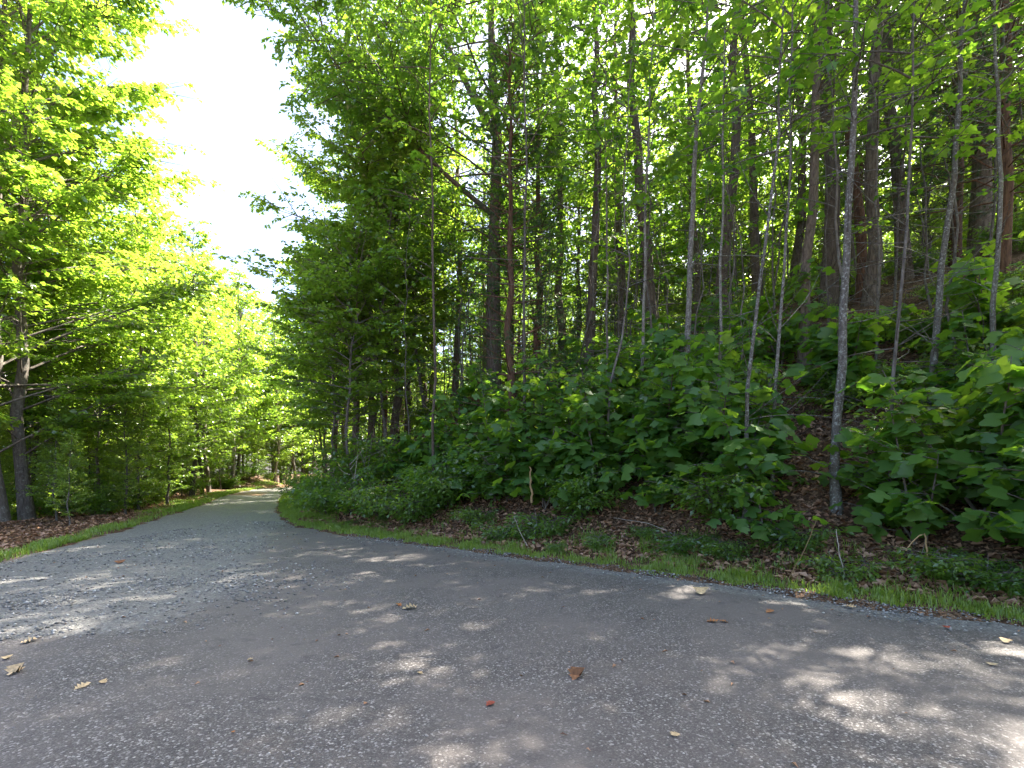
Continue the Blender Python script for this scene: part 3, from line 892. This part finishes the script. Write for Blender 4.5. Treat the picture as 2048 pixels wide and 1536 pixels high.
for x, y, k, sc in [(9.5, 4.6, 'forest', .95), (12.5, 6.5, 'forest', .95), (13, 2.5, 'forest', 1.0), (9.2, 1.9, 'pole', .9), (14.2, 4.4, 'road', 1.0), (16, 6, 'forest', 1.0), (15.5, -.5, 'forest', .9), (19, 3, 'forest', 1.0), (11.5, .8, 'under', .8),
                    (17.5, 9.5, 'pole', 1.1), (20.5, -3.5, 'forest', 1.0), (22, 8, 'forest', 1.0), (8.4, 3.4, 'pole', .9)]:  # out-of-view trees, added so their crowns shade the near road
    plant(k, 3, x, y, sc, "unseen tree added past the right side of the view to shade the road", "unseen trees added to shade the near road from the right")
print("left", len(left_pts), "hill", cnt)

# ------------------------------------------------------------------ tulip poplar thicket (large lobed leaves)
leaf_var = []
for k in range(6):
    tv, tf = T_poplar(bend=.05 + .07 * (k % 3), fold=.0 + .09 * (k // 2))
    leaf_var.append(raw_mesh("leaf", tv, [tf], M['poplar'], smooth=False, attrs={"tint": np.full(len(tv), k / 5.0)}))
poplar_t = T_poplar()

def sapling(x, y, H, seed, label, group=None, nparts=70, stems=2, size=.235):
    rng = np.random.default_rng(seed)
    z0 = gz1(x, y)
    root = empty("poplar_sapling", (x, y, z0))
    tag(root, label, "sapling", group)
    st = Tubes(); P = []; D = []; N = []; S = []
    for q in range(stems):
        h = H * (1 if q == 0 else rng.uniform(.55, .9))
        a = rng.random() * 6.28
        sp = branch_path((rng.normal(0, .06), rng.normal(0, .06), -.08), a, 1.45 - .15 * q, h, rng, 8, rng.uniform(-.25, .05), .1)
        st.add(sp, np.linspace(.016 + .004 * H, .005, 8), 6)
        axes = [(sp, .18)]
        nb = int(h * 7)
        for b in range(nb):
            t = .15 + .8 * (b + rng.random()) / nb
            L = rng.uniform(.55, 1.15) * (1.25 - .7 * t)
            bp = branch_path(interp_path(sp, np.array([t]))[0], rng.random() * 6.28, rng.uniform(.1, .6), L, rng, 5, -.3, .08)
            st.add(bp, np.linspace(.008, .003, 5), 4)
            axes.append((bp, .2))
        for ap, t0 in axes:
            L = np.linalg.norm(np.diff(ap, axis=0), axis=1).sum()
            k = max(3, int(L / .105))
            t = t0 + (1 - t0) * (np.arange(k) + rng.random(k) * .5) / k
            p = interp_path(ap, t)
            az = np.arange(k) * 2.4 + rng.random() * 6 + rng.normal(0, .3, k)
            pet = rng.uniform(.07, .16, k)
            el = rng.uniform(-.1, .5, k)
            d = np.stack([np.cos(az) * np.cos(el), np.sin(az) * np.cos(el), np.sin(el)], -1)
            tip = p + d * pet[:, None]
            for a0, b0 in zip(p, tip): st.add(np.stack([a0, b0]), np.array([.0025, .0018]), 3)
            le = rng.normal(-.45, .3, k)
            P.append(tip); D.append(np.stack([np.cos(az) * np.cos(le), np.sin(az) * np.cos(le), np.sin(le)], -1))
            nn = np.zeros((k, 3)); nn[:, 2] = 1; nn += rng.normal(0, .3, (k, 3)); N.append(nn)
            S.append(size * rng.uniform(.6, 1.25, k))
    obj("stem", st.mesh("stem", M['bark_grey']), root)
    P = np.concatenate(P); D = np.concatenate(D); N = np.concatenate(N); S = np.concatenate(S)
    D /= np.linalg.norm(D, axis=1)[:, None]
    # the leaves that show largest (towards the road) are objects of their own
    front = P @ np.array([-x, -y, 0]) / math.hypot(x, y) + .25 * P[:, 2] + S * 2
    order = np.argsort(-front)
    big, rest = order[:nparts], order[nparts:]
    for i in big:
        o = obj("leaf", leaf_var[int(rng.integers(6))], root)
        d = D[i]; s = np.cross(N[i], d); s /= np.linalg.norm(s); u = np.cross(d, s)
        m = Matrix(((d[0] * S[i], s[0] * S[i] * 1.05, u[0] * S[i], P[i, 0]), (d[1] * S[i], s[1] * S[i] * 1.05, u[1] * S[i], P[i, 1]),
                    (d[2] * S[i], s[2] * S[i] * 1.05, u[2] * S[i], P[i, 2]), (0, 0, 0, 1)))
        o.matrix_local = m
    if len(rest):
        f = obj("foliage", leaves_mesh("foliage", P[rest], D[rest], N[rest], S[rest], S[rest] * 1.05, poplar_t, M['poplar'], rng), root)
        f['kind'] = "stuff"
    return root

def sd_pt(s, d): return (-.79 * s + .62 * (d + 7.35), .62 * s + .79 * (d + 7.35))

SAP = [  # s along the bank, d up the bank, height, label
 (2.2, 2.2, 2.1, "poplar sapling at the right end of the thicket by the bare leaf slope"),
 (2.9, 2.7, 2.6, "poplar sapling around the foot of the thin curved poles"),
 (3.7, 2.1, 2.2, "low front poplar sapling under the thicket's darkest hollow"),
 (4.3, 3.0, 3.1, "tallest poplar sapling in front of the whitest trunk"),
 (5.1, 2.3, 2.5, "front poplar sapling in the middle of the thicket"),
 (5.8, 3.1, 3.0, "tall poplar sapling left of the whitest trunk"),
 (6.6, 2.2, 2.3, "front poplar sapling above the bare bank, left of the thicket's middle"),
 (7.3, 3.0, 2.8, "poplar sapling in front of the second pine"),
 (8.0, 2.2, 2.4, "poplar sapling beside the snapped brown stem"),
 (8.8, 2.9, 2.9, "upright poplar sapling with pale top leaves before the dark pine"),
 (9.6, 2.3, 2.2, "leftmost poplar sapling, at the foot of the thin straight grey stem"),
 (-.2, 1.9, 2.2, "poplar sapling just right of the stout lichened trunk"),
 (-.9, 2.5, 2.7, "poplar sapling around the thin dark stem"),
 (-1.5, 1.7, 2.3, "front poplar sapling before the thicket at far right"),
 (-2.1, 2.6, 2.9, "tall poplar sapling under the leaning mottled poles"),
 (-2.4, 1.25, 1.7, "bright low poplar sapling overhanging the grass at far right"),
 (-3.0, 2.0, 2.6, "poplar sapling cut by the photo's right edge"),
 (-1.0, 4.3, 2.2, "poplar sapling higher up the slope between the leaning poles"),
 (.9, 5.2, 1.8, "small poplar sapling high on the bare leaf slope"),
 (3.3, 4.6, 2.2, "poplar sapling behind the curved poles, higher up the slope"),
 (5.0, 4.6, 2.4, "poplar sapling at the back of the thicket behind the tallest one"),
 (6.9, 4.5, 2.2, "poplar sapling at the back of the thicket near the fine grey stem"),
 (-2.6, 4.4, 2.6, "poplar sapling high on the slope at the right edge"),
 (4.4, 6.3, 2.4, "poplar sapling far up the slope right of the whitest trunk"),
 (6.2, 6.2, 2.5, "poplar sapling far up the slope before the straight dark trunk"),
 (8.2, 5.2, 2.5, "poplar sapling up the slope beneath the middle pine"),
 (9.8, 4.4, 2.4, "poplar sapling up the slope left of the tiered pine"),
 (2.4, 6.6, 2.2, "poplar sapling far up the slope before the stout dark trunk"),
 (-1.4, 6.6, 2.4, "poplar sapling far up the slope beside the first leaning pole"),
 (-3.4, 6.2, 2.6, "poplar sapling far up the slope at the right edge"),
 (10.8, 2.6, 2.2, "poplar sapling among the bushes left of the thin straight stem"),
 (1.75, 1.5, 1.0, "small poplar sapling low on the bank beside the bare leaf slope"),
]
for i, (s, d, H, lab) in enumerate(SAP):
    x, y = sd_pt(s, d)
    sapling(x, y, H * (1.16 if d > 2 else 1.0), 900 + i, lab, nparts=100 if d < 2.8 else (60 if d < 5 else 30), size=(.235, .19, .25, .21)[i % 4], stems=4 if H > 1.5 else 2)

# ------------------------------------------------------------------ smaller bushes
def gen_bush(seed, H, R, leaf, lw=.6, mat='bush'):
    rng = np.random.default_rng(seed)
    st = Tubes(); lf = Leafer()
    for k in range(9):
        a = rng.random() * 6.28
        p = branch_path((rng.normal(0, .08), rng.normal(0, .08), -.05), a, rng.uniform(.7, 1.4), H * rng.uniform(.7, 1.1), rng, 6, -.5, .12)
        st.add(p, np.linspace(.012, .003, 6), 4)
        leaf_twigs(lf, p, rng, .10, .30 * R, 5, .4, .8, t0=.12)
        for j in range(7):
            t = rng.uniform(.2, .95)
            q = branch_path(interp_path(p, np.array([t]))[0], rng.random() * 6.28, rng.uniform(-.1, .5), R * rng.uniform(.4, .8), rng, 4, -.4, .1)
            st.add(q, np.linspace(.006, .002, 4), 3)
            leaf_twigs(lf, q, rng, .10, .26 * R, 5, .4, .8)
    P, D, N = lf.get(); LL = leaf * rng.uniform(.65, 1.25, len(P))
    return st.mesh("stem", M['bark_grey']), leaves_mesh("foliage", P, D, N, LL, LL * lw, T_leaf(), M[mat], rng)
bushes = [gen_bush(41, 1.5, 1.0, .10), gen_bush(42, 1.1, .9, .085), gen_bush(43, .55, .55, .075, .5)]
def bush(x, y, i, sc, label, group=None, mats=None):
    r = empty("bush", (x, y, gz1(x, y)), rr.random() * 6.28, sc)
    tag(r, label, "bush", group)
    obj("stem", bushes[i][0], r); o = obj("foliage", bushes[i][1], r); o['kind'] = "stuff"
    return r
for (u, Y, i, sc, lab) in [(655, 15.6, 0, .9, "bush at the bend of the right grass verge"), (700, 14.6, 0, 1.2, "bush over the sunlit leaf slope near the grass bend"),
                           (760, 13.6, 1, 1.3, "arching bush low on the bank left of the thin grey stem"), (820, 12.8, 1, 1.1, "bush with fine leaves just left of the thicket"),
                           (640, 18.5, 0, .9, "dark bush beside the wide grass patch"), (880, 13.2, 0, 1.2, "bush behind the leftmost poplar sapling"),
                           (720, 17.0, 0, 1.5, "tall bush under the layered young tree"), (612, 23.5, 0, 1.0, "bush where the grass narrows at the far roadside"),
                           (606, 31, 0, 1.1, "bush at the far right roadside before the bend"), (800, 15.5, 0, 1.5, "tall bush in front of the dark pine trunks"),
                           (960, 11.6, 2, 1.0, "low sprig on the bare bank below the thicket"), (1085, 10.35, 2, 1.3, "low leafy plant on the bank beside the leaning pale stick"),
                           (1190, 9.35, 2, .7, "small bright plant alone on the bare leaf bank"), (1000, 10.7, 2, .9, "small spreading plant left of the leaning pale stick"),
                           (1580, 7.75, 2, 1.1, "bright low bush at the foot of the curved poles"), (1690, 6.75, 2, .9, "tufted weed beneath the white curved twig"),
                           (1345, 8.55, 2, .9, "low plant on the bank under the dark hollow"), (1460, 7.95, 2, .8, "grassy low plant below the thicket's right half"),
                           (1990, 6.0, 2, 1.0, "low green bush at the verge near the right edge"), (1900, 6.35, 2, 1.0, "low green bush beside the bent dry stalk")]:
    bush(at(u, Y), Y, i, sc, lab)
TH = [(2.6, 1.9, 1, 1.2, "fine-leaved bush at the foot of the bent thin pole"), (5.4, 1.9, 0, .95, "fine-leaved bush among big poplar leaves in the thicket's middle"),
      (7.6, 2.3, 0, 1.25, "fine-leaved bush in the left half of the poplar thicket"), (9.2, 1.7, 1, 1.2, "fine-leaved bush at the left foot of the poplar thicket"),
      (3.4, 4.0, 0, 1.5, "tall fine-leaved bush behind the curved poles"), (6.0, 5.0, 0, 1.6, "tall fine-leaved bush behind the poplar thicket's middle"),
      (-.6, 3.4, 0, 1.4, "fine-leaved bush between the stout lichened trunk and the leaning poles"), (-2.0, 3.5, 0, 1.5, "fine-leaved bush under the last leaning pole"),
      (-2.9, 1.0, 1, .8, "fine-leaved low bush on the verge at the right edge"), (-1.8, .95, 1, .7, "fine-leaved low bush right of the hooked stalk")]
for s_, d_, i_, sc_, lab_ in TH:
    bush(*sd_pt(s_, d_), i_, sc_, lab_)
for k in range(14):
    s_ = rr.uniform(-3.2, 12); d_ = rr.uniform(.45, 1.5)
    bush(*sd_pt(s_, d_), 2, rr.uniform(.25, .6), "small leafy weed at the back of the right grass strip", "weeds along the right verge")
for _ in range(60):
    for _t in range(50):
        y = rr.uniform(11, 50); x = rr.uniform(-52, -9)
        dl = float(-sdist(np.array([x]), np.array([y]), L_EDGE)[0])
        if 1.6 < dl < 12 and x > -1.06 * y and not (y < 17 and dl < 3.4): break
    bush(x, y, rr.choice([0, 0, 1]), rr.uniform(.8, 1.4), "low leafy bush under the trees left of the road", "low bushes in the left woods")
for _ in range(95):
    for _t in range(50):
        y = rr.uniform(10, 30); x = rr.uniform(-10, 18)
        dr = float(sdist(np.array([x]), np.array([y]), R_EDGE)[0])
        if 4.5 < dr < 15 and x < 1.05 * y: break
    bush(x, y, rr.choice([0, 1, 1]), rr.uniform(.6, 1.1), "low bush on the shaded hillside among the trunks", "low bushes on the hillside")

# ------------------------------------------------------------------ leaf litter, grass
def litter(name, n, sampler, label):
    xy = sampler(n); x, y = xy[:, 0], xy[:, 1]; k = len(x)
    z = gz(x, y) + .012 + .02 * rng.random(k)
    az = rng.random(k) * 6.28; el = rng.normal(.1, .35, k)
    D = np.stack([np.cos(az) * np.cos(el), np.sin(az) * np.cos(el), np.sin(el)], -1)
    N = np.zeros((k, 3)); N[:, 2] = 1; N += rng.normal(0, .45, (k, 3))
    L = rng.uniform(.06, .15, k)
    tv, tf = T_leaf(); tv = tv.copy(); tv[:, 2] *= 2.2
    o = obj(name, leaves_mesh(name, np.stack([x, y, z], -1), D, N, L, L * rng.uniform(.4, .7, k), (tv, tf), M['litter'], rng))
    return tag(o, label, kind="stuff")
def samp_bank(n):
    s = rng.uniform(-6, 17, n * 2); d = .45 + rng.random(n * 2) ** 1.5 * 8
    x = -.79 * s + .62 * (d + 7.35); y = .62 * s + .79 * (d + 7.35)
    dr = sdist(x, y, R_EDGE)
    k = (dr > .45 + .2 * wob(x, y, 2.2)) & (x < 1.1 * y)
    return np.stack([x[k], y[k]], -1)[:n]
def samp_leftf(n):
    y = rng.uniform(9, 32, n * 4); x = rng.uniform(-34, -8, n * 4)
    dl = -sdist(x, y, L_EDGE)
    k = (dl > .4) & (dl < 9) & (x > -1.08 * y)
    return np.stack([x[k], y[k]], -1)[:n]
litter("leaf_litter", 26000, samp_bank, "brown fallen leaves carpeting the right bank")
litter("left_leaf_litter", 12000, samp_leftf, "brown fallen leaves under the trees left of the road")

def grass(name, n, sampler, hmin, hmax, label):
    xy, hs = sampler(n); x, y = xy[:, 0], xy[:, 1]; k = len(x)
    z = np.maximum(gz(x, y), 0) - .01
    h = (hmin + (hmax - hmin) * rng.random(k)) * hs
    az = rng.random(k) * 6.28; ln = rng.uniform(.15, .8, k) * h
    w = rng.uniform(.003, .007, k) * (1 + .5 * np.clip(y / 14, 0, 1.5))
    px, py = -np.sin(az) * w, np.cos(az) * w
    b = np.stack([x, y, z], -1); sd = np.stack([px, py, 0 * px], -1)
    mid = b + np.stack([np.cos(az) * ln * .3, np.sin(az) * ln * .3, h * .6], -1)
    tip = b + np.stack([np.cos(az) * ln, np.sin(az) * ln, h], -1)
    V = np.stack([b - sd, b + sd, mid - sd * .8, mid + sd * .8, tip], 1).reshape(-1, 3)
    tf = np.array([[0, 1, 3], [0, 3, 2], [2, 3, 4]])
    F = (tf[None] + (np.arange(k) * 5)[:, None, None]).reshape(-1, 3)
    o = obj(name, raw_mesh(name, V, [F], M['grass'], smooth=False, attrs={"tint": np.repeat(rng.random(k), 5)}))
    return tag(o, label, "grass", kind="stuff")
def samp_verge(n):
    m = n * 6
    seg = R_EDGE[2:16]; sl = np.linalg.norm(np.diff(seg, axis=0), axis=1)
    dist = np.array([np.hypot(*(seg[i] + seg[i + 1])) / 2 for i in range(len(sl))])
    wgt = sl / np.clip(dist, 6, 40) ** .9; cum = np.cumsum(wgt) / wgt.sum()
    i = np.searchsorted(cum, rng.random(m)); t = rng.random(m)
    p = seg[i] + (seg[i + 1] - seg[i]) * t[:, None]
    d = seg[i + 1] - seg[i]; d /= np.linalg.norm(d, axis=1)[:, None]
    off = rng.uniform(-.1, 2.0, m)
    x = p[:, 0] + d[:, 1] * off; y = p[:, 1] - d[:, 0] * off
    dr = sdist(x, y, R_EDGE)
    wid = np.interp(y, [3, 6, 9, 14, 16, 20, 30], [.8, .62, .5, .8, 1.8, 2.2, 1.3]) + .20 * wob(x, y, 1.9)
    dens = sstep(wid, wid * .55, dr) * sstep(-.06, .06, dr + .06 * wob(x, y, 5)) * (.2 + .8 * sstep(-.7, .6, wob(x, y, 3.3, 2)))
    patch = sstep(.4, 1.1, wob(x, y, 1.0, 5)) * sstep(1.9, .9, dr) * (x > .5) * .45
    dens = np.maximum(dens, patch)
    k = rng.random(m) < dens
    hs = .6 + .7 * sstep(.0, .7, dr) * (.6 + .4 * wob(x, y, 2.1, 1))
    return np.stack([x[k], y[k]], -1)[:n], np.clip(hs[k][:n] * (.65 + .6 * sstep(-.3, .9, wob(x[k][:n], y[k][:n], 4.3, 3))), .3, 1.8)
def samp_lverge(n):
    m = n * 6
    seg = L_EDGE[3:12]; sl = np.linalg.norm(np.diff(seg, axis=0), axis=1)
    dist = np.array([np.hypot(*(seg[i] + seg[i + 1])) / 2 for i in range(len(sl))])
    wgt = sl / dist ** .8; cum = np.cumsum(wgt) / wgt.sum()
    i = np.searchsorted(cum, rng.random(m)); t = rng.random(m)
    p = seg[i] + (seg[i + 1] - seg[i]) * t[:, None]
    d = seg[i + 1] - seg[i]; d /= np.linalg.norm(d, axis=1)[:, None]
    off = rng.uniform(-.1, 2.2, m)
    x = p[:, 0] - d[:, 1] * off; y = p[:, 1] + d[:, 0] * off
    dl = -sdist(x, y, L_EDGE)
    wid = np.interp(y, [6, 10, 16, 18, 24, 40], [.5, .55, .7, 1.3, 1.9, 1.6])
    dens = sstep(wid, wid * .5, dl) * (.12 + .88 * sstep(-.2, .6, wob(x, y, .8, 2)))
    k = rng.random(m) < dens
    return np.stack([x[k], y[k]], -1)[:n], np.full(k.sum(), .9)[:n]
grass("grass", 70000, samp_verge, .05, .17, "bright green grass strip between the road and the right bank")
def samp_tuft(n):
    c = 90; s_ = rng.uniform(-3.5, 13, c); d_ = rng.uniform(.25, 1.5, c)
    cx = -.79 * s_ + .62 * (d_ + 7.35); cy = .62 * s_ + .79 * (d_ + 7.35)
    i = rng.integers(0, c, n); sp = rng.uniform(.04, .13, c)[i]
    return np.stack([cx[i] + rng.normal(0, 1, n) * sp, cy[i] + rng.normal(0, 1, n) * sp], -1), rng.uniform(.5, 1.25, c)[i]
grass("grass_tufts", 4500, samp_tuft, .06, .17, "taller ragged grass tufts along the back of the right grass strip")
grass("left_grass", 26000, samp_lverge, .05, .16, "patchy grass along the left road edge")

# ------------------------------------------------------------------ sticks and stalks on the bank
def stick(name, Yd, pts, r, mat, label, cat="stick"):
    P = np.array([[at(u, Yd + dy), Yd + dy, EYE + (HORIZON - v) / FPX * (Yd + dy)] for (u, v, dy) in pts])
    g = gz1(P[-1, 0], P[-1, 1])
    P[:, 2] += g + .0 - P[-1, 2] if abs(g - P[-1, 2]) < .6 else 0
    base = P[-1].copy(); P -= base
    n_ = 12; tt = np.linspace(0, 1, n_); k = np.linspace(0, 1, len(P))
    q = np.stack([np.interp(tt, k, P[:, j]) for j in range(3)], -1)
    q += np.random.default_rng(len(label)).normal(0, r * .5, q.shape)
    q[-1, 2] -= .05
    t = Tubes(); t.add(q, np.linspace(r * .5, r, n_), 6)
    o = obj(name, t.mesh(name, mat)); o.location = base
    return tag(o, label, cat)
stick("dead_stick", 9.7, [(1028, 1018, .25), (1040, 1050, .1), (1060, 1086, 0)], .010, M['twig'], "pale leaning dead stick on the leaf bank below the thicket")
stick("dead_twig", 6.75, [(1672, 1005, .1), (1678, 1050, 0), (1692, 1108, 0)], .008, M['twig'], "white curved bare twig standing in the weeds below the stout trunk")
stick("dead_stalk", 6.9, [(1633, 992, .15), (1610, 1050, 0), (1572, 1118, 0)], .007, M['straw'], "long thin dry stalk leaning left of the white curved twig")
b1 = stick("bent_stalk", 6.5, [(1812, 1048, 0), (1838, 1018, 0), (1850, 1015, 0), (1855, 1050, 0), (1862, 1102, 0)], .012, M['straw'], "tan broken stalk folded over like a hook in the right-hand weeds")
stick("dead_stalk", 6.6, [(1852, 1032, 0), (1838, 1070, 0), (1822, 1105, 0)], .006, M['twig'], "thin grey stalk leaning against the hooked tan one")
stick("fallen_branch", 7.4, [(1815, 940, .2), (1868, 985, .1), (1928, 1028, 0)], .016, M['twig'], "fallen grey branch slanting through the right-hand saplings", "branch")
stick("snapped_stem", 10.6, [(1060, 935, 0), (1062, 965, 0), (1064, 1000, 0)], .028, M['straw'], "short snapped yellow-brown stem under the left thicket")
stick("dead_stick", 9.0, [(1228, 1008, .3), (1290, 1016, .2), (1352, 1040, 0)], .007, M['twig'], "thin bare stick arching across the bank under the hollow")
for k, (u, Y) in enumerate([(700, 14.8), (728, 15.4)]):
    x = at(u, Y); t = Tubes(); rg = np.random.default_rng(60 + k)
    for j in range(9):
        t.add(branch_path((0, 0, .2 + .15 * j), rg.random() * 6.28, rg.uniform(.1, 1.0), rg.uniform(.5, 1.2), rg, 6, .2, .2), np.linspace(.012, .003, 6), 4)
    t.add(branch_path((0, 0, -.1), 0, 1.45, 2.0, rg, 6, 0, .1), np.linspace(.025, .006, 6), 5)
    o = obj("dead_shrub", t.mesh("dead_shrub", M['twig'])); o.location = (x, Y, gz1(x, Y))
    tag(o, ["bare dead shrub with pale twigs behind the sunlit slope", "bare dead shrub right of the other pale-twigged one"][k], "dead shrub")

# ------------------------------------------------------------------ single fallen leaves on the asphalt
LC = {'tan': plain("tan_leaf", (.48, .36, .20)), 'orange': plain("orange_leaf", (.36, .15, .05)), 'red': plain("red_leaf", (.28, .06, .03)), 'brown': plain("brown_leaf", (.24, .105, .04))}
def oak_leaf(u, v, px, col, label, curl=.25, seed=0, extra=False):
    Y = EYE * FPX / (v - HORIZON); x = at(u, Y); L = px / FPX * Y
    tv, tf = T_oak(); tv = tv.copy(); rg = np.random.default_rng(seed + 7)
    tv[:, 1] *= 1.25
    tv[:, 2] = curl * (np.abs(tv[:, 1]) ** 1.3 * 1.8 + .45 * (tv[:, 0] - .5) ** 2 * 2) + rg.normal(0, .012 + curl * .05, len(tv))
    tv[:, 2] -= tv[:, 2].min()
    tv[:, 0] -= .5
    me = raw_mesh("fallen_leaf", tv * L, [tf], LC[col], smooth=False)
    o = obj("fallen_leaf", me)
    o.location = (x, Y, max(road_z(x, Y), gz1(x, Y)) + .004); o.rotation_euler = (rg.normal(0, .12), rg.normal(0, .12), rg.random() * 6.28)
    return tag(o, label, "leaf", "fallen leaves on the road")
for i, (u, v, px, c, curl, lab) in enumerate([
    (1155, 1357, 42, 'brown', .7, "largest crumpled rust-brown leaf lying in the middle of the asphalt"),
    (981, 1415, 24, 'red', .5, "small dark red leaf on the asphalt left of the rust-brown one"),
    (32, 1348, 36, 'tan', .8, "big curled tan leaf at the left edge of the asphalt"),
    (14, 1318, 20, 'tan', .5, "curled tan leaf just above the big one at left"),
    (165, 1381, 30, 'tan', .2, "flat pale oak leaf right of the big curled tan one"),
    (206, 1373, 18, 'tan', .4, "tiny tan leaf fragment beside the flat pale oak leaf"),
    (820, 1220, 30, 'tan', .4, "tan leaf at the top of the left-centre sun patch"),
    (797, 1213, 15, 'orange', .4, "small orange leaf left of the tan one by the sun patch"),
    (1425, 1248, 26, 'orange', .4, "left one of two orange leaves near the gravel shoulder"),
    (1448, 1248, 18, 'orange', .4, "right one of two orange leaves near the gravel shoulder"),
    (1540, 1228, 20, 'orange', .4, "brown-orange leaf on the gravel shoulder right of the orange pair"),
    (1984, 1334, 22, 'tan', .2, "pale lobed leaf on the asphalt at right"),
    (2012, 1288, 24, 'tan', .4, "pale curled leaf near the shoulder at the right edge"),
    (1350, 1471, 26, 'tan', .2, "pale lobed leaf on the asphalt near the bottom"),
    (60, 1286, 28, 'tan', .5, "flat tan leaf beside the gravel patch at left"),
    (1402, 1192, 34, 'tan', .5, "tan leaf on the gravel shoulder under the grass strip"),
    (1700, 1216, 22, 'tan', .4, "tan leaf at the grass edge on the right shoulder"),
    (1893, 1258, 16, 'red', .4, "small red leaf on the right gravel shoulder"),
    (500, 1325, 12, 'tan', .4, "tiny tan leaf on the asphalt right of the gravel patch"),
    (466, 1470, 10, 'orange', .2, "tiny orange leaf on the dark asphalt at lower left"),
    (840, 1350, 14, 'tan', .3, "small tan leaf in the centre-left shade"),
    (240, 1128, 22, 'brown', .4, "brown leaf on the far grey gravel"),
]):
    oak_leaf(u, v, px, c, lab, curl, i)

def samp_crumbs(n):
    x = rng.uniform(-9, 9, n * 6); y = 2.2 + rng.random(n * 6) ** 1.3 * 14
    dr = sdist(x, y, R_EDGE); dl = -sdist(x, y, L_EDGE)
    e = np.maximum(dr, dl)
    k = (e < .25) & (rng.random(n * 6) < .10 + .9 * np.exp(-np.abs(e) / .45))
    return np.stack([x[k], y[k]], -1)[:n]
xy = samp_crumbs(700); k = len(xy)
zz = np.maximum(.012 * wob(xy[:, 0], xy[:, 1], .8) + .014, gz(xy[:, 0], xy[:, 1])) + .006
az = rng.random(k) * 6.28
tv, tf = T_leaf(); tv = tv.copy(); tv[:, 2] *= 2
L = rng.uniform(.015, .06, k)
N = np.zeros((k, 3)); N[:, 2] = 1; N += rng.normal(0, .25, (k, 3))
tag(obj("leaf_crumbs", leaves_mesh("leaf_crumbs", np.stack([xy[:, 0], xy[:, 1], zz], -1), np.stack([np.cos(az), np.sin(az), .05 * az], -1), N, L, L * rng.uniform(.2, .6, k), (tv, tf), M['litter'], rng)),
    "bits of dead leaf and twig scattered along the road edges", kind="stuff")

# ------------------------------------------------------------------ say which one: place each of the alike trees by its neighbours
HA = [(600, "the grass bend"), (700, "the layered young tree"), (868, "the thin straight stem"), (985, "the forked oak"), (1060, "the middle pine"), (1170, "the brown mid-hill trunk"),
      (1214, "the fine grey stem"), (1312, "the straight dark trunk"), (1376, "the whitest trunk"), (1450, "the thin pale pole"), (1520, "the bent thin pole"), (1583, "the curved pole"),
      (1655, "the stout dark trunk"), (1690, "the stout lichened trunk"), (1730, "the peeling snag"), (1808, "the thin dark stem"), (1885, "the first leaning pole"), (1990, "the last leaning pole")]
LA = [(20, "the cut-off maple"), (58, "the tall leaning maple"), (130, "the leaning maple's bough tips"), (230, "the bare brown verge"), (330, "the grassy left verge"), (430, "the grassy verge's end"), (480, "the dirt mound"), (525, "the road's vanishing left side"), (560, "the road's end"), (590, "the road's hidden turn"), (625, "the inside of the bend")]
LOOK = {"slender trees crowding the hillside": "slender dark tree", "thin pole trees on the hillside": "thin bare pole tree", "small leafy trees under the canopy": "small leafy tree",
        "backlit trees beyond the crest": "backlit tree", "backlit low trees beyond the crest": "bushy backlit tree", "very thin stems on the hillside": "very thin twiggy stem",
        "weeds along the right verge": "small verge weed", "low bushes on the hillside": "low hillside bush", "low bushes in the left woods": "low roadside-wood bush", "maples in the left woods": "maple in the left woods",
        "young trees along the left verge": "bright young verge tree", "sunlit trees along the left road edge": "sunlit bushy road-edge tree", "tall trees beside the far bend": "tall sunlit bend tree",
        "leafy young trees in the left undergrowth": "leafy undergrowth sapling", "distant trees beyond the bend": "distant bend tree", "leafy young trees beyond the bend": "low leafy distant sapling"}
byl = {}
for o in scene.objects:
    g = o.get('group')
    if g in LOOK and o.parent is None:
        Y = max(o.location.y, 1.0); u = 1024 + FPX * o.location.x / Y
        A = LA if ('left' in g or 'bend' in g) else HA
        j = min(range(len(A)), key=lambda q: abs(A[q][0] - u))
        side = "left of" if u < A[j][0] - 14 else ("right of" if u > A[j][0] + 14 else "in line with")
        dep = "just" if Y < 13 else ("close" if Y < 17 else ("set back," if Y < 22 else ("deep back," if Y < 30 else ("far back," if Y < 44 else ("farthest back," if Y < 64 else "last in view,")))))
        if dep in ("just", "close"): dep = dep + " by," if side == "in line with" else dep
        byl.setdefault(f"{LOOK[g]} {dep} {side} {A[j][1]}", []).append((Y, o))
for lab, lst in byl.items():
    lst.sort(key=lambda q: q[0])
    words = {1: [""], 2: ["nearer", "farther"], 3: ["nearest", "middle", "farthest"]}.get(len(lst))
    for k, (Y, o) in enumerate(lst):
        o['label'] = lab if not words or not words[k] else f"{words[k]} {lab}"
